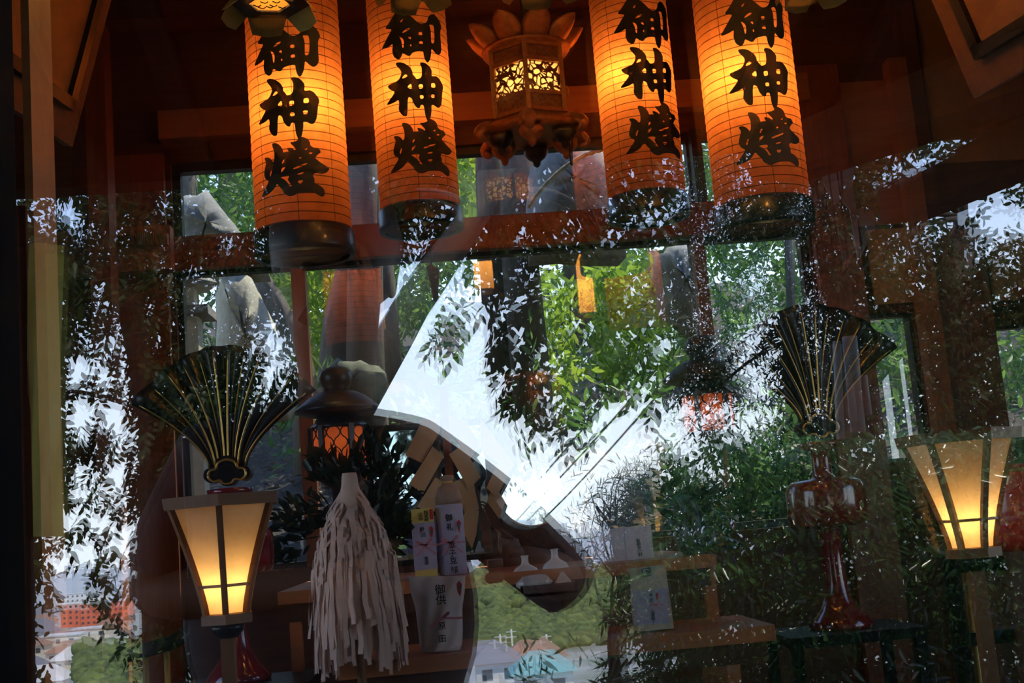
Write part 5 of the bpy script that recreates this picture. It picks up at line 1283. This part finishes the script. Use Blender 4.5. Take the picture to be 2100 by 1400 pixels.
def house(px, py, Yv, w_, d_, h_, wall, roof, kind, lab, grp, cat='house', rot=0.):
    """py: the top of the wall"""
    p = RP(px, py, Yv); z1 = p.z; z0 = terr(p.y); z0 = min(z0, z1-h_); t = thing('house' if cat == 'house' else 'apartment_block', lab, cat, (p.x, p.y, z0), grp)
    obj('walls', MB().box((p.x-w_/2, p.y-d_/2, z0), (p.x+w_/2, p.y+d_/2, z1)), WALLS[wall], t)
    if kind == 'flat': obj('roof', MB().box((p.x-w_/2-.2, p.y-d_/2-.2, z1), (p.x+w_/2+.2, p.y+d_/2+.2, z1+.4)), ROOFS[roof], t)
    else:
        e_ = .6; a = (p.x-w_/2-e_, p.y-d_/2-e_, z1); b = (p.x+w_/2+e_, p.y+d_/2+e_, z1); rh = min(w_, d_)*.34; ix = w_*.22
        vs = [(a[0], a[1], z1), (b[0], a[1], z1), (b[0], b[1], z1), (a[0], b[1], z1), (p.x-ix, p.y, z1+rh), (p.x+ix, p.y, z1+rh)]
        obj('roof', MB().add(vs, [(0, 1, 5, 4), (1, 2, 5), (2, 3, 4, 5), (3, 0, 4), (3, 2, 1, 0)]), ROOFS[roof], t)
    yf = p.y+d_/2; fl = max(1, int((z1-z0)/2.9)); nw = max(2, int(w_/2.8))
    for f in range(min(fl, 4)):
        for i in range(nw):
            x = p.x-w_/2+w_*(i+.5)/nw; z = z1-1.9-f*2.9
            obj('window', MB().box((x-.6, yf-.05, z), (x+.6, yf+.06, z+1.2)), PANE, t)
house(1018, 1352, 150, 5.2, 7, 8, 0, 0, 'hip', 'white house with grey hipped roof mirrored low in the middle', 'houses below the shrine')
house(1112, 1372, 140, 6.2, 7, 8, 0, 2, 'hip', 'white house with teal roof mirrored low in the middle', 'houses below the shrine')
house(1095, 1345, 175, 8, 7, 8, 1, 1, 'hip', 'cream house with brown roof behind the teal-roofed house', 'houses below the shrine')
house(1000, 1340, 190, 6, 7, 8, 2, 0, 'hip', 'grey house behind the white hipped-roof house', 'houses below the shrine')
house(130, 1302, 360, 11, 10, 7, 1, 3, 'flat', 'nearer cream apartment block with rows of windows mirrored at the lower left', 'apartment blocks', 'building')
house(190, 1288, 380, 11, 10, 7, 1, 3, 'flat', 'farther cream apartment block with rows of windows mirrored at the lower left', 'apartment blocks', 'building')
house(146, 1238, 700, 13, 14, 10, 3, 3, 'flat', 'left brick red building mirrored over the town', 'apartment blocks', 'building')
house(200, 1236, 700, 15, 14, 10, 3, 3, 'flat', 'middle brick red building mirrored over the town', 'apartment blocks', 'building')
house(244, 1232, 720, 14, 14, 10, 3, 3, 'flat', 'right brick red building mirrored over the town', 'apartment blocks', 'building')
house(170, 1216, 820, 30, 14, 14, 0, 3, 'flat', 'white long apartment block behind the red buildings', 'apartment blocks', 'building')
rr = random.Random(4); built = [(o.location.x, o.location.y) for o in bpy.data.objects if o.type == 'EMPTY' and o.get('category') in ('house', 'building')]; tries = 0; made = 0
while made < 16 and tries < 900:
    tries += 1
    px = rr.choice([rr.uniform(15, 130), rr.uniform(30, 260)]); v = rr.random(); Yv = 240+380*(1-v); py = 1157+(1.25+28-5.5)/Yv*2500*.96
    q_ = RP(px, py, Yv)
    if any(abs(q_.x-a) < 16 and abs(q_.y-b) < 16 for a, b in built): continue
    built.append((q_.x, q_.y)); made += 1
    house(px, py, Yv, rr.uniform(8, 13), rr.uniform(7, 10), 5.5, rr.choice([0, 0, 1, 2]), rr.choice([0, 0, 1, 3]), 'hip', 'small tiled house among the mirrored roofs of the town at the lower left', 'houses of the town')
for i, (px, py, Yv) in enumerate(((1025, 1300, 200), (1048, 1290, 215), (1068, 1318, 235), (1120, 1300, 210), (62, 1330, 250), (214, 1320, 260))):
    p = RP(px, py, Yv); z0 = terr(p.y); t = thing('power_pole', 'concrete power pole with crossarms among the mirrored houses', 'pole', (p.x, p.y, z0), 'power poles of the town')
    obj('shaft', MB().tube([(p.x, p.y, z0), (p.x, p.y, p.z)], .16, 8), ROOFS[3], t)
    for dz in (.4, 1.3): obj('crossarm', MB().box((p.x-.9, p.y-.06, p.z-dz-.08), (p.x+.9, p.y+.06, p.z-dz+.08)), ROOFS[3], t)
cm = MB()
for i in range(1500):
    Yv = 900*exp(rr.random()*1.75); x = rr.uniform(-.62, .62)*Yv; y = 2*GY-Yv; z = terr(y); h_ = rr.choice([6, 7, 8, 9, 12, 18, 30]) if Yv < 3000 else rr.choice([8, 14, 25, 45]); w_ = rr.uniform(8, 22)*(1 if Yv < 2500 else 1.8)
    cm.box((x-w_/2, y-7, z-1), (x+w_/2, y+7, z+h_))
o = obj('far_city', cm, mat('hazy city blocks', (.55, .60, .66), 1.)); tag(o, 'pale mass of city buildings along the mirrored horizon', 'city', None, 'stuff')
